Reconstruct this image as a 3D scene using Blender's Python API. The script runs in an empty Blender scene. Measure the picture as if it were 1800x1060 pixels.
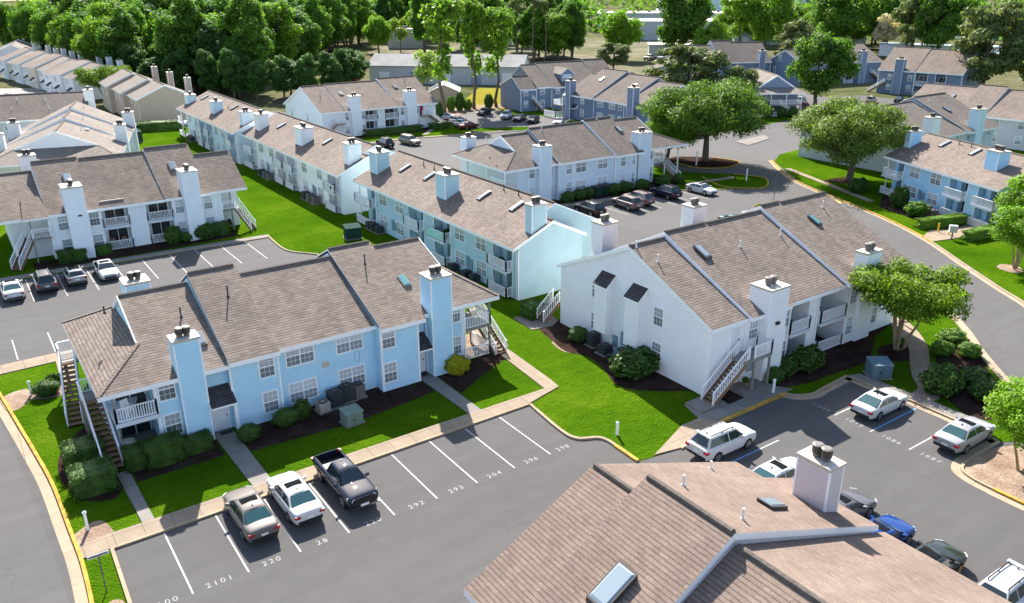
import bpy, bmesh, math, random
import numpy as np
from mathutils import Matrix, Vector
R_ = math.radians
SC = bpy.context.scene
C = SC.collection

# ---------------------------------------------------------------- camera, sky, sun, exposure
F_PX, PITCH, ROLL, AZ, CAM_H = 1430.0, R_(21.37), R_(-0.2), R_(34.82), 27.7
cam_d = bpy.data.cameras.new('camera'); cam = bpy.data.objects.new('camera', cam_d); C.objects.link(cam)
cam_d.sensor_width = 36.0; cam_d.sensor_fit = 'HORIZONTAL'; cam_d.lens = 36.0 * F_PX / 1800.0
cam_d.clip_start = 0.5; cam_d.clip_end = 6000
fw = Vector((math.sin(AZ)*math.cos(PITCH), math.cos(AZ)*math.cos(PITCH), -math.sin(PITCH)))
rt = Vector((math.cos(AZ), -math.sin(AZ), 0)); up = rt.cross(fw)
r2 = rt*math.cos(ROLL) + up*math.sin(ROLL); u2 = -rt*math.sin(ROLL) + up*math.cos(ROLL)
mw = Matrix((r2, u2, -fw)).transposed().to_4x4(); mw.translation = (0, 0, CAM_H)
cam.matrix_world = mw
SC.camera = cam

SUN_ROT, SUN_EL = R_(22.3), R_(38.8)
world = bpy.data.worlds.new('World'); SC.world = world; world.use_nodes = True
wn = world.node_tree; wn.nodes.clear()
sky = wn.nodes.new('ShaderNodeTexSky'); sky.sky_type = 'NISHITA'; sky.sun_disc = False
sky.sun_elevation = SUN_EL; sky.sun_rotation = SUN_ROT; sky.air_density = 1.0; sky.dust_density = 1.2; sky.ozone_density = 1.0
bg = wn.nodes.new('ShaderNodeBackground'); bg.inputs['Strength'].default_value = 0.1
wo = wn.nodes.new('ShaderNodeOutputWorld')
wn.links.new(sky.outputs[0], bg.inputs['Color']); wn.links.new(bg.outputs[0], wo.inputs['Surface'])
sun_d = bpy.data.lights.new('sun', 'SUN'); sun_d.energy = 5.0; sun_d.angle = R_(0.5); sun_d.color = (1.0, 0.95, 0.87)
sun = bpy.data.objects.new('sun', sun_d); C.objects.link(sun)
sdir = Vector((math.sin(SUN_ROT)*math.cos(SUN_EL), math.cos(SUN_ROT)*math.cos(SUN_EL), math.sin(SUN_EL)))
sun.rotation_euler = sdir.to_track_quat('Z', 'Y').to_euler(); sun.location = sdir * 300
SC.view_settings.view_transform = 'Standard'; SC.view_settings.look = 'None'
SC.view_settings.exposure = 1.5; SC.view_settings.gamma = 1.0
SC.cycles.max_bounces = 6; SC.cycles.diffuse_bounces = 3; SC.cycles.glossy_bounces = 3
SC.cycles.transmission_bounces = 3; SC.cycles.transparent_max_bounces = 4

# ---------------------------------------------------------------- materials
class NT:
    def __init__(s, name):
        s.m = bpy.data.materials.new(name); s.m.use_nodes = True
        s.t = s.m.node_tree; s.b = s.t.nodes['Principled BSDF']; s.out = s.t.nodes['Material Output']
    def n(s, t, **k):
        x = s.t.nodes.new(t)
        for a, v in k.items():
            if a.startswith('_'): setattr(x, a[1:], v)
            else: x.inputs[a.replace('0', ' ')].default_value = v
        return x
    def l(s, a, b): s.t.links.new(a, b)
    def uv(s, scale=None):
        u = s.t.nodes.new('ShaderNodeUVMap')
        return u.outputs[0]
    def obj(s): return s.t.nodes.new('ShaderNodeTexCoord').outputs['Object']
    def noise(s, vec, scale, detail=4.0, rough=0.55):
        x = s.t.nodes.new('ShaderNodeTexNoise'); x.inputs['Scale'].default_value = scale
        x.inputs['Detail'].default_value = detail; x.inputs['Roughness'].default_value = rough
        if vec is not None: s.l(vec, x.inputs['Vector'])
        return x.outputs['Fac']
    def ramp(s, fac, stops):
        x = s.t.nodes.new('ShaderNodeValToRGB'); e = x.color_ramp.elements
        while len(e) < len(stops): e.new(0.5)
        for i, (p, c) in enumerate(stops): e[i].position = p; e[i].color = (*c, 1)
        s.l(fac, x.inputs[0]); return x.outputs[0]
    def mix(s, a, b, fac, mode='MIX'):
        x = s.t.nodes.new('ShaderNodeMix'); x.data_type = 'RGBA'; x.blend_type = mode
        for sock, v in ((x.inputs[0], fac), (x.inputs[6], a), (x.inputs[7], b)):
            if isinstance(v, (int, float)): sock.default_value = v
            elif isinstance(v, tuple): sock.default_value = (*v, 1)
            else: s.l(v, sock)
        return x.outputs[2]
    def math(s, op, a, b=0.0):
        x = s.t.nodes.new('ShaderNodeMath'); x.operation = op
        for i, v in enumerate((a, b)):
            if isinstance(v, (int, float)): x.inputs[i].default_value = v
            else: s.l(v, x.inputs[i])
        return x.outputs[0]
    def bump(s, h, strength, dist=0.02):
        x = s.t.nodes.new('ShaderNodeBump'); x.inputs['Strength'].default_value = strength
        x.inputs['Distance'].default_value = dist; s.l(h, x.inputs['Height']); s.l(x.outputs[0], s.b.inputs['Normal'])
    def col(s, c):
        if isinstance(c, tuple): s.b.inputs['Base Color'].default_value = (*c, 1)
        else: s.l(c, s.b.inputs['Base Color'])
        return s
    def rough(s, r, spec=0.3, metal=0.0):
        s.b.inputs['Roughness'].default_value = r; s.b.inputs['Specular IOR Level'].default_value = spec
        s.b.inputs['Metallic'].default_value = metal; return s

def flat(name, c, rough=0.6, spec=0.3, metal=0.0, var=0.08, sc=3.0):
    t = NT(name)
    if var:
        f = t.noise(t.obj(), sc)
        t.col(t.ramp(f, [(0.3, tuple(x*(1-var) for x in c)), (0.7, tuple(min(1, x*(1+var)) for x in c))]))
    else: t.col(c)
    t.rough(rough, spec, metal); return t.m

def siding(name, c, pitch=0.19, dirt=0.07):
    t = NT(name); uv = t.uv()
    sp = t.t.nodes.new('ShaderNodeSeparateXYZ'); t.l(uv, sp.inputs[0])
    y = t.math('DIVIDE', sp.outputs[1], pitch); fr = t.math('FRACT', y)
    f = t.noise(t.obj(), 0.7, 5); f2 = t.noise(t.obj(), 5.0, 3)
    base = t.ramp(t.math('ADD', t.math('MULTIPLY', f, 0.7), t.math('MULTIPLY', f2, 0.3)),
                  [(0.35, tuple(x*(1-dirt) for x in c)), (0.65, tuple(min(.92, x*(1+dirt*.5)) for x in c))])
    lap_shade = t.math('GREATER_THAN', fr, 0.9)  # shadow under each lap put into the colour as a thin dark line
    t.col(t.mix(base, tuple(x*0.62 for x in c), lap_shade)); t.rough(0.55, 0.3)
    t.bump(t.math('SUBTRACT', 1.0, fr), 0.55, 0.03); return t.m

def shingle(name, c1, c2, row=0.24, wid=0.45, dark=.52):
    t = NT(name); uv = t.uv()
    br = t.t.nodes.new('ShaderNodeTexBrick'); t.l(uv, br.inputs['Vector'])
    for k, v in (('Scale', 1.0), ('Brick Width', wid), ('Row Height', row), ('Mortar Size', .004), ('Mortar Smooth', .3), ('Bias', 0.0)): br.inputs[k].default_value = v
    br.inputs['Color1'].default_value = (*c1, 1); br.inputs['Color2'].default_value = (*c2, 1)
    br.inputs['Mortar'].default_value = tuple(x*0.6 for x in c1) + (1,)
    sp = t.t.nodes.new('ShaderNodeSeparateXYZ'); t.l(uv, sp.inputs[0])
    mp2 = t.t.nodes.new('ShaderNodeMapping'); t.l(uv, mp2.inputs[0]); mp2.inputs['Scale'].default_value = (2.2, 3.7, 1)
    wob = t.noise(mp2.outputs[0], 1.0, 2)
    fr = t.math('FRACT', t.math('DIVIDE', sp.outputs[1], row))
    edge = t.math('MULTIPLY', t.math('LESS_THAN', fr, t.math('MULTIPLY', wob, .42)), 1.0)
    n = t.noise(t.obj(), 0.35, 5, 0.6); n2 = t.noise(t.obj(), 14.0, 3)
    mp = t.t.nodes.new('ShaderNodeMapping'); t.l(uv, mp.inputs[0]); mp.inputs['Scale'].default_value = (1.1, 0.1, 1)
    n3 = t.noise(mp.outputs[0], 1.0, 4)
    k = t.ramp(t.math('ADD', t.math('MULTIPLY', n, 0.5), t.math('MULTIPLY', n3, 0.5)), [(0.3, (.76, .76, .77)), (0.7, (1.14, 1.13, 1.1))])
    k2 = t.ramp(n2, [(0.25, (.8, .8, .8)), (0.75, (1.2, 1.2, 1.2))])
    c = t.mix(t.mix(br.outputs[0], k, 1.0, 'MULTIPLY'), k2, 1.0, 'MULTIPLY')
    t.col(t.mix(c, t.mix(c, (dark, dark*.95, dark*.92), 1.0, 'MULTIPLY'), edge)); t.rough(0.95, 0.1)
    t.bump(t.math('ADD', t.math('SUBTRACT', 1.0, fr), t.math('MULTIPLY', n2, 0.4)), 0.5, 0.03); return t.m

M = {}
M['roof'] = shingle('shingle_grey_brown', (.245, .2, .172), (.18, .147, .125))
M['roof_warm'] = shingle('shingle_warm_brown', (.255, .207, .176), (.185, .15, .127))
M['roof_near'] = shingle('shingle_near', (.25, .19, .157), (.205, .154, .128), .2, .4, .56)
M['roof_grey'] = shingle('shingle_grey', (.195, .165, .145), (.145, .123, .108))
M['roof_tan'] = shingle('shingle_tan', (.27, .235, .205), (.21, .18, .155))
M['roof_dark'] = shingle('shingle_dark', (.085, .08, .084), (.06, .056, .06))
M['white'] = flat('white_trim', (.9, .9, .91), .45, .4, var=.04)
M['trim_blue'] = flat('pale_fascia', (.62, .66, .72), .5, .3, var=.05)
M['cap'] = flat('chimney_cap_metal', (.5, .44, .37), .5, .4, var=.08)
M['flue'] = flat('flue_dark_metal', (.05, .048, .045), .45, .5, .3)
M['flue2'] = flat('flue_grey_metal', (.16, .145, .13), .6, .3, .2)
M['ridge'] = flat('ridge_cap_shingle', (.13, .11, .095), .95, .1, var=.25, sc=6)
M['wood'] = flat('brown_stair_wood', (.27, .155, .09), .75, .2, var=.25, sc=8)
M['greywood'] = flat('grey_weathered_wood', (.26, .24, .22), .8, .2, var=.2, sc=8)
M['door'] = flat('white_door_paint', (.75, .77, .8), .4, .4, var=.03)
M['door_red'] = flat('red_door_paint', (.3, .02, .04), .4, .4, var=.03)
M['handle'] = flat('dark_handle', (.05, .05, .05), .3, .6, .8, var=0)
M['vent'] = flat('vent_pipe_white', (.75, .74, .72), .5, .3, var=.1)
M['ventd'] = flat('vent_pipe_dark', (.05, .05, .05), .6, .3)
M['skyframe'] = flat('skylight_frame', (.06, .05, .045), .5, .4)
M['ac'] = flat('ac_dark_grey', (.045, .05, .055), .5, .4, .2)
M['ac2'] = flat('ac_beige', (.42, .36, .3), .5, .3)
M['acfan'] = flat('ac_fan_black', (.015, .015, .017), .5, .3)
M['util'] = flat('utility_green', (.17, .23, .19), .85, .05)
M['util_blue'] = flat('utility_blue_grey', (.12, .18, .22), .85, .05)
M['util_dark'] = flat('utility_dark_green', (.02, .055, .042), .85, .04)
M['slab'] = flat('slab_concrete', (.22, .2, .18), .85, .2, var=.15)
M['black'] = flat('black_plastic', (.015, .015, .015), .6, .3)
M['meter'] = flat('meter_blue_grey', (.2, .3, .36), .5, .4)
M['yellowpost'] = flat('yellow_paint', (.75, .45, .03), .55, .3)
M['gold'] = flat('metal_gold', (.5, .36, .14), .4, .5, .6)

def glassmat(name, c, rough=0.08, var=.5):
    t = NT(name); oi = t.t.nodes.new('ShaderNodeObjectInfo')
    t.col(t.ramp(oi.outputs['Random'], [(0.1, tuple(x*(1-var) for x in c)), (0.9, tuple(x*(1+var) for x in c))]))
    t.rough(rough, 0.6); return t.m
M['pane_up'] = glassmat('pane_with_blinds', (.42, .45, .48), .25, .35)
M['pane_lo'] = glassmat('pane_screened', (.17, .195, .22), .3, .5)
M['patio'] = glassmat('patio_glass', (.05, .055, .06), .08, .4)
M['skyglass'] = glassmat('skylight_glass', (.2, .24, .27), .15, .4)
M['skyteal'] = glassmat('skylight_teal', (.1, .26, .27), .12, .1)

WALL = {k: siding('siding_' + k, c) for k, c in {
    'bright_blue': (.47, .735, .91), 'turquoise': (.47, .655, .715), 'sky_blue': (.42, .68, .88), 'pale_blue': (.66, .80, .89),
    'white': (.90, .90, .91), 'lavender_white': (.86, .88, .93), 'ice_blue': (.68, .77, .86), 'slate': (.17, .225, .32),
    'slate_light': (.21, .26, .36), 'tan': (.5, .385, .30), 'cream': (.68, .6, .46), 'plain_white': (.85, .84, .82), 'greywhite': (.58, .6, .64), 'pinkish': (.62, .56, .57), 'warehouse': (.48, .5, .52)}.items()}

def groundmat(name, stops, s1, s2, bump=.4, bd=.03, rough=.95, fine=30.0, finew=.3):
    t = NT(name); o = t.obj()
    f = t.math('ADD', t.math('MULTIPLY', t.noise(o, s1, 5, .6), 0.5), t.math('ADD', t.math('MULTIPLY', t.noise(o, s2, 4, .6), .5-finew*.5), t.math('MULTIPLY', t.noise(o, fine, 2), finew*.5)))
    t.col(t.ramp(f, stops)); t.rough(rough, .0)
    h = t.math('ADD', t.noise(o, s2, 4), t.noise(o, fine, 2)); t.bump(h, bump, bd); return t.m
M['ground'] = groundmat('bare_ground', [(.3, (.03, .055, .012)), (.42, (.06, .075, .025)), (.55, (.13, .12, .07)), (.7, (.22, .19, .15))], .02, .25, .3)
M['lawn'] = groundmat('lawn_grass', [(.28, (.014, .042, .002)), (.4, (.031, .082, .0028)), (.54, (.053, .112, .0036)), (.7, (.115, .165, .012))], .14, 1.3, 1.0, .14, 1.0, 7.0, .62)
M['drygrass'] = groundmat('dry_grass', [(.3, (.14, .13, .015)), (.6, (.22, .19, .03))], .05, .5, .4)
M['mulch'] = groundmat('mulch_brown', [(.3, (.014, .009, .008)), (.5, (.04, .024, .02)), (.64, (.075, .05, .042)), (.76, (.24, .2, .17))], .6, 3.0, 1.0, .08, .95, 12.0, .7)
M['straw'] = groundmat('mulch_straw', [(.3, (.13, .085, .06)), (.5, (.26, .185, .135)), (.7, (.45, .37, .3))], .6, 4.0, 1.0, .06, .95, 14.0, .7)
M['dirt'] = groundmat('sandy_yard', [(.32, (.06, .085, .025)), (.48, (.14, .135, .085)), (.66, (.28, .24, .19))], .03, .3, .3)
def asphalt(name, c):
    t = NT(name); o = t.obj()
    mp = t.t.nodes.new('ShaderNodeMapping'); t.l(o, mp.inputs[0]); mp.inputs['Scale'].default_value = (.12, .9, 1)
    big = t.noise(o, .05, 4); streak = t.noise(mp.outputs[0], 1.0, 4); fine = t.noise(o, 22.0, 2); mid = t.noise(o, .9, 5, .65)
    f = t.math('ADD', t.math('ADD', t.math('MULTIPLY', big, .3), t.math('MULTIPLY', streak, .3)), t.math('ADD', t.math('MULTIPLY', fine, .2), t.math('MULTIPLY', mid, .2)))
    base = t.ramp(f, [(.36, tuple(x*.84 for x in c)), (.5, c), (.64, tuple(x*1.14 for x in c))])
    vo = t.t.nodes.new('ShaderNodeTexVoronoi'); vo.feature = 'DISTANCE_TO_EDGE'; vo.inputs['Scale'].default_value = .11
    dist = t.t.nodes.new('ShaderNodeMix'); dist.data_type = 'VECTOR'; nv = t.t.nodes.new('ShaderNodeTexNoise'); nv.inputs['Scale'].default_value = .5; nv.inputs['Detail'].default_value = 5; t.l(o, nv.inputs['Vector'])
    dist.inputs[0].default_value = .12; t.l(o, dist.inputs[4]); sc_ = t.t.nodes.new('ShaderNodeVectorMath'); sc_.operation = 'SCALE'; sc_.inputs['Scale'].default_value = 30; t.l(nv.outputs['Color'], sc_.inputs[0]); t.l(sc_.outputs[0], dist.inputs[5]); t.l(dist.outputs[1], vo.inputs['Vector'])
    crack = t.math('MULTIPLY', t.math('LESS_THAN', vo.outputs['Distance'], .0045), t.math('GREATER_THAN', t.noise(o, .09, 2), .53))
    spot = t.math('MULTIPLY', t.math('GREATER_THAN', t.noise(o, .55, 3, .6), .72), .16)
    c2 = t.mix(base, tuple(x*.45 for x in c), t.math('MULTIPLY', crack, .16)); t.col(t.mix(c2, tuple(x*.4 for x in c), spot)); t.rough(.9, .12)
    t.bump(t.math('ADD', fine, mid), .25, .012); return t.m
M['asphalt'] = asphalt('asphalt_dark', (.09, .086, .085)); M['road'] = asphalt('asphalt_road', (.098, .094, .092))
def wornpaint(name, c, ug):
    t = NT(name); o = t.obj(); f = t.math('ADD', t.math('MULTIPLY', t.noise(o, 5.0, 5, .7), .6), t.math('MULTIPLY', t.noise(o, 22.0, 3), .4))
    t.col(t.ramp(f, [(.36, ug), (.46, tuple(x*.75 for x in c)), (.6, c)])); t.rough(.8, .15); return t.m
M['paint'] = wornpaint('road_paint_white', (.5, .49, .47), (.16, .155, .15)); M['paintnum'] = wornpaint('stall_number_paint', (.36, .355, .35), (.12, .117, .115)); M['plateface'] = flat('sign_face', (.6, .6, .58), .6, .3)
M['paintblue'] = flat('road_paint_blue', (.12, .32, .65), .7, .2, var=.1, sc=9)
M['painty'] = flat('road_paint_yellow', (.75, .47, .04), .7, .2, var=.15, sc=5)

def concrete(name, c, joint=1.5):
    t = NT(name); uv = t.obj()
    br = t.t.nodes.new('ShaderNodeTexBrick'); t.l(uv, br.inputs['Vector']); br.offset = 0.0
    for k, v in (('Scale', 1.0), ('Brick Width', joint), ('Row Height', joint), ('Mortar Size', .018), ('Bias', 0.0)): br.inputs[k].default_value = v
    br.inputs['Color1'].default_value = (*c, 1); br.inputs['Color2'].default_value = tuple(x*.9 for x in c) + (1,)
    br.inputs['Mortar'].default_value = tuple(x*.45 for x in c) + (1,)
    k = t.ramp(t.math('ADD', t.math('MULTIPLY', t.noise(uv, .8, 5), .6), t.math('MULTIPLY', t.noise(uv, 12, 3), .4)), [(.3, (.8, .79, .78)), (.7, (1.1, 1.1, 1.1))])
    t.col(t.mix(br.outputs[0], k, 1.0, 'MULTIPLY')); t.rough(.95, .05); return t.m
M['walk'] = concrete('sidewalk_concrete', (.30, .24, .18))
M['greywalk'] = concrete('walk_grey_concrete', (.24, .22, .2))
M['kerb'] = concrete('kerb_concrete', (.36, .29, .2), 3.0)
M['gutter'] = concrete('gutter_concrete', (.37, .29, .21), 3.0)
M['kerby'] = flat('kerb_yellow_paint', (.42, .26, .055), .85, .05, var=.35, sc=2)

def leafmat(name, c, var=.45, trans=.35, hue=(1.0, 1.0, 1.0), sc=.35):
    t = NT(name); g = t.t.nodes.new('ShaderNodeNewGeometry'); o = t.obj()
    oi = t.t.nodes.new('ShaderNodeObjectInfo')
    f = t.math('ADD', t.math('ADD', t.math('MULTIPLY', t.noise(o, sc, 3), .55), t.math('MULTIPLY', g.outputs['Random Per Island'], .3)), t.math('MULTIPLY', oi.outputs['Random'], .15))
    d = tuple(x*(1-var) for x in c); b = tuple(x*(1+var*1.1)*h for x, h in zip(c, hue))
    cc = t.ramp(f, [(.28, d), (.5, c), (.74, b)]); t.col(cc); t.rough(.6, .25)
    tr = t.t.nodes.new('ShaderNodeBsdfTranslucent'); mx = t.t.nodes.new('ShaderNodeMixShader'); mx.inputs[0].default_value = trans
    t.l(t.mix(cc, (1.0, 1.05, .5), 1.0, 'MULTIPLY'), tr.inputs[0]); t.l(t.b.outputs[0], mx.inputs[1]); t.l(tr.outputs[0], mx.inputs[2]); t.l(mx.outputs[0], t.out.inputs['Surface'])
    return t.m
L = {'oak': leafmat('leaf_oak', (.105, .19, .024), .58, trans=.45, sc=.28), 'oak_light': leafmat('leaf_oak_light', (.17, .24, .05), .45, trans=.45, sc=.3), 'bright': leafmat('leaf_bright', (.17, .32, .018), hue=(1.15, 1.1, .9), trans=.45),
     'wood': leafmat('leaf_wood', (.115, .24, .03), .55, .55, sc=.22), 'woodlight': leafmat('leaf_woodlight', (.18, .33, .026), .45, .5),
     'dark': leafmat('leaf_dark', (.07, .16, .035), .55, .5, sc=.25), 'pine': leafmat('leaf_pine', (.15, .19, .065), .4, .4), 'crape': leafmat('leaf_crape', (.17, .28, .02), .5, .45, hue=(1.2, 1.05, .8)),
     'pale': leafmat('leaf_pale', (.25, .36, .07), .4, .45), 'blossom': leafmat('leaf_blossom', (.6, .52, .36), .3), 'pink': leafmat('leaf_pink', (.5, .16, .18), .3),
     'shrub': leafmat('leaf_shrub', (.06, .125, .02), .4, .25, sc=2.0), 'shrub_lt': leafmat('leaf_shrub_light', (.11, .21, .022), .4, .3, sc=2.0), 'shrub_yel': leafmat('leaf_shrub_yellow', (.36, .35, .015), .45, .3, sc=2.0)}
M['bark'] = flat('bark_grey_brown', (.14, .105, .08), .9, .1, var=.35, sc=4)
M['barklt'] = flat('bark_tan', (.33, .23, .13), .8, .15, var=.25, sc=4)

# ---------------------------------------------------------------- mesh helpers
class MB:
    def __init__(s): s.v = []; s.f = []; s.m = []
    def poly(s, pts, mi=0):
        b = len(s.v); s.v += [tuple(p) for p in pts]; s.f.append(tuple(range(b, b+len(pts)))); s.m.append(mi)
    def prism(s, bot, top, mi=0, mt=None, mb=None):
        n = len(bot); b = len(s.v); s.v += [tuple(p) for p in bot] + [tuple(p) for p in top]
        s.f.append(tuple(range(b+n-1, b-1, -1))); s.m.append(mi if mb is None else mb)
        s.f.append(tuple(range(b+n, b+2*n))); s.m.append(mi if mt is None else mt)
        for i in range(n):
            j = (i+1) % n; s.f.append((b+i, b+j, b+n+j, b+n+i)); s.m.append(mi)
    def box(s, x0, x1, y0, y1, z0, z1, mi=0, mt=None):
        s.prism([(x0, y0, z0), (x1, y0, z0), (x1, y1, z0), (x0, y1, z0)], [(x0, y0, z1), (x1, y0, z1), (x1, y1, z1), (x0, y1, z1)], mi, mt)
    def slab(s, pts, t, mi=0, ms=None):          # polygon (top) thickened downward
        bot = [(p[0], p[1], p[2]-t) for p in pts]; s.prism(bot, pts, mi if ms is None else ms, mi)
    def bar(s, a, b, w, h, mi=0):                # beam between two points, w across, h in z
        a = Vector(a); b = Vector(b); d = (b-a); hx = Vector((d.x, d.y, 0))
        n = Vector((-hx.y, hx.x, 0)).normalized() if hx.length > 1e-4 else Vector((0, 1, 0))
        if hx.length > 1e-4:
            q = n*(w/2); z = Vector((0, 0, h/2))
            s.prism([a-q-z, b-q-z, b+q-z, a+q-z], [a-q+z, b-q+z, b+q+z, a+q+z], mi)
        else: s.box(a.x-w/2, a.x+w/2, a.y-w/2, a.y+w/2, min(a.z, b.z), max(a.z, b.z), mi)
    def tube(s, pts, rad, n=8, mi=0):
        b0 = len(s.v); P = [Vector(p) for p in pts]
        for i, p in enumerate(P):
            d = (P[min(i+1, len(P)-1)] - P[max(i-1, 0)]).normalized()
            a = d.cross(Vector((0, 0, 1)) if abs(d.z) < .9 else Vector((1, 0, 0))).normalized(); c = d.cross(a)
            for k in range(n):
                th = 2*math.pi*k/n; s.v.append(tuple(p + (a*math.cos(th) + c*math.sin(th))*rad[i]))
        for i in range(len(P)-1):
            for k in range(n):
                k2 = (k+1) % n; s.f.append((b0+i*n+k, b0+i*n+k2, b0+(i+1)*n+k2, b0+(i+1)*n+k)); s.m.append(mi)
        s.f.append(tuple(b0+k for k in range(n))[::-1]); s.m.append(mi)
        s.f.append(tuple(b0+(len(P)-1)*n+k for k in range(n))); s.m.append(mi)
    def mesh(s, name, mats, smooth=False):
        me = bpy.data.meshes.new(name); me.from_pydata(s.v, [], s.f)
        for m in mats: me.materials.append(m)
        if len(mats) > 1: me.polygons.foreach_set('material_index', s.m)
        bm = bmesh.new(); bm.from_mesh(me); bmesh.ops.recalc_face_normals(bm, faces=bm.faces)
        uvl = bm.loops.layers.uv.new('UVMap')
        for f in bm.faces:
            n = f.normal
            if abs(n.z) > .995: h, q = Vector((1, 0, 0)), Vector((0, 1, 0))
            else:
                h = Vector((-n.y, n.x, 0)).normalized(); q = n.cross(h)
            for l in f.loops: l[uvl].uv = (l.vert.co.dot(h), l.vert.co.dot(q))
            f.smooth = smooth
        bm.to_mesh(me); bm.free(); me.update(); return me
    def build(s, name, mats, parent=None, smooth=False, loc=None):
        if not isinstance(mats, (list, tuple)): mats = [mats]
        o = bpy.data.objects.new(name, s.mesh(name, mats, smooth)); C.objects.link(o)
        if parent: o.parent = parent
        if loc: o.location = loc
        return o

def tag(o, label=None, cat=None, group=None, kind=None):
    if label: o['label'] = label
    if cat: o['category'] = cat
    if group: o['group'] = group
    if kind: o['kind'] = kind
    return o
def thing(name, label, cat, loc=(0, 0, 0), rz=0.0, group=None):
    o = bpy.data.objects.new(name, None); C.objects.link(o); o.location = loc; o.rotation_euler = (0, 0, rz)
    o.empty_display_size = .3
    return tag(o, label, cat, group)
def child(name, me, parent, loc=(0, 0, 0), rot=(0, 0, 0)):
    o = bpy.data.objects.new(name, me); C.objects.link(o); o.parent = parent; o.location = loc; o.rotation_euler = rot; return o
def copy_tree(o, parent=None):
    c = o.copy(); C.objects.link(c)
    if parent: c.parent = parent
    for ch in list(o.children): copy_tree(ch, c)
    return c
# ---------------------------------------------------------------- ground, roads, kerbs, walks
def sheet(name, pts, z, mat, kind='structure'):
    mb = MB(); mb.poly([(x, y, z) for x, y in pts]); o = mb.build(name, mat); tag(o, kind=kind); return o
_cnt = [0]
def slabg(name, pts, h, mat):
    _cnt[0] += 1; h += .0008*(_cnt[0] % 23)
    mb = MB(); mb.prism([(x, y, .0) for x, y in pts], [(x, y, h) for x, y in pts]); return tag(mb.build(name, mat), kind='structure')
def smooth(pts, closed=True, k=6):
    n = len(pts); out = []
    for i in range(n if closed else n-1):
        p0, p1, p2, p3 = [np.array(pts[(i+d) % n] if closed else pts[min(max(i+d, 0), n-1)], float) for d in (-1, 0, 1, 2)]
        for t in np.linspace(0, 1, k, endpoint=False):
            out.append(tuple(.5*((2*p1)+(p2-p0)*t+(2*p0-5*p1+4*p2-p3)*t*t+(3*p1-p0-3*p2+p3)*t**3)))
    if not closed: out.append(tuple(pts[-1]))
    return out
def offset(path, d):
    P = [np.array(p, float) for p in path]; out = []
    for i, p in enumerate(P):
        t = P[min(i+1, len(P)-1)] - P[max(i-1, 0)]; t /= (np.linalg.norm(t) + 1e-9)
        out.append(p + np.array([-t[1], t[0]])*d)
    return out
def strip(name, path, d0, d1, z0, z1, mat):
    a = offset(path, d0); b = offset(path, d1); mb = MB()
    for i in range(len(a)-1):
        q = [a[i], a[i+1], b[i+1], b[i]]
        mb.prism([(x, y, z0) for x, y in q], [(x, y, z1) for x, y in q])
    return tag(mb.build(name, mat), kind='structure')

sheet('ground', [(-900, -300), (1800, -300), (1800, 1900), (-900, 1900)], 0.0, M['ground'])
sheet('parking_lot', [(-14, -30), (66, -30), (66, 190), (-14, 190)], .008, M['asphalt'])
sheet('street', [(66, -30), (150, -30), (150, 100), (190, 118), (190, 140), (112, 175), (66, 175)], .008, M['road'])
sheet('street_left', [(-9, 20), (.2, 20), (.35, 36), (.1, 44), (-.3, 52), (-.9, 60), (-1.6, 70), (-9, 70)], .014, M['road'])
RD = smooth([(50, -4), (52, 5), (56, 14.5), (57.6, 20.6), (59.6, 22.3), (64.5, 27.2), (68.7, 31.0), (74, 37), (80, 46), (90, 66), (97, 76), (112, 92), (150, 112)], False)
sheet('main_road', [tuple(p) for p in RD] + [(150, 90), (112.5, 86.0), (102.9, 73.6), (95.4, 55.5), (90.7, 46.8), (84.6, 38.7), (80.6, 33.3), (78.5, 30.2), (70, 19), (66, 6), (64, -6)], .012, M['road'])

sheet('parking_lot', [(150, 100), (162, 107), (190, 108), (200, 114), (200, 127), (176, 132), (150, 122)], .024, M['asphalt'])
# lawn islands
K1 = smooth([(-1.2, 69.6), (-.54, 64.08), (-.03, 59.4), (.54, 53.97), (.95, 49.45), (1.13, 43.98), (1.22, 40.66), (1.12, 37.24), (.9, 33), (.7, 25)], False)
lawn1 = [tuple(p) for p in K1] + [(2.45, 25), (2.6, 36.2), (2.68, 40.84), (29.94, 40.95), (29.5, 36.9)] + [tuple(p) for p in smooth([(29.5, 36.9), (29.75, 35.4), (31.0, 34.6), (31.3, 33.5), (31.1, 31.2)], False)] + [
    (34.4, 30.75), (39.07, 31.6), (45.9, 31.7)] + [tuple(p) for p in smooth([(45.9, 31.7), (46.3, 31.0), (47.5, 30.4), (49, 30.5)], False)] + [(52.1, 30.7), (52.05, 28.8), (52.3, 25.9), (52.15, 22.1), (51.7, 19.6),
    (57, 15.6)] + [tuple(p) for p in RD if 16 < p[1] < 45 and p[0] > 57] + [(78, 48), (66, 55), (55.5, 56.5), (54, 60), (54, 93), (56, 100), (54, 135), (56, 190), (-14, 190), (-14, 91.5), (28.9, 91.6), (28.7, 85.7), (30.5, 82.6), (31.0, 81.5), (30.5, 70), (-1.2, 69.6)]
sheet('lawn', lawn1, .03, M['lawn'])
sheet('lawn_by_road', [(112.3, 85.2), (118, 88.5), (135, 91), (170, 95), (260, 92), (260, -60), (66, -60), (66, 5), (70.3, 18.5), (78.8, 29.9), (80.9, 33.0), (84.9, 38.3), (91.0, 46.5), (95.8, 55.3), (103.3, 73.3)], .03, M['lawn'])
sheet('lawn_behind_lot', smooth([(57, 82.4), (66, 82.6), (76, 80.9), (84.6, 80.2), (86.2, 78.9), (91.5, 76), (96, 73.9), (100, 76.5), (101.2, 79), (99, 83), (93.8, 90), (92.5, 103), (70, 104), (57, 103)]), .03, M['lawn'])
sheet('lawn_far_centre', [(57, 139.6), (72, 141), (86.6, 137.2), (88.5, 141), (88.5, 170), (57, 176)], .03, M['lawn'])
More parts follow.
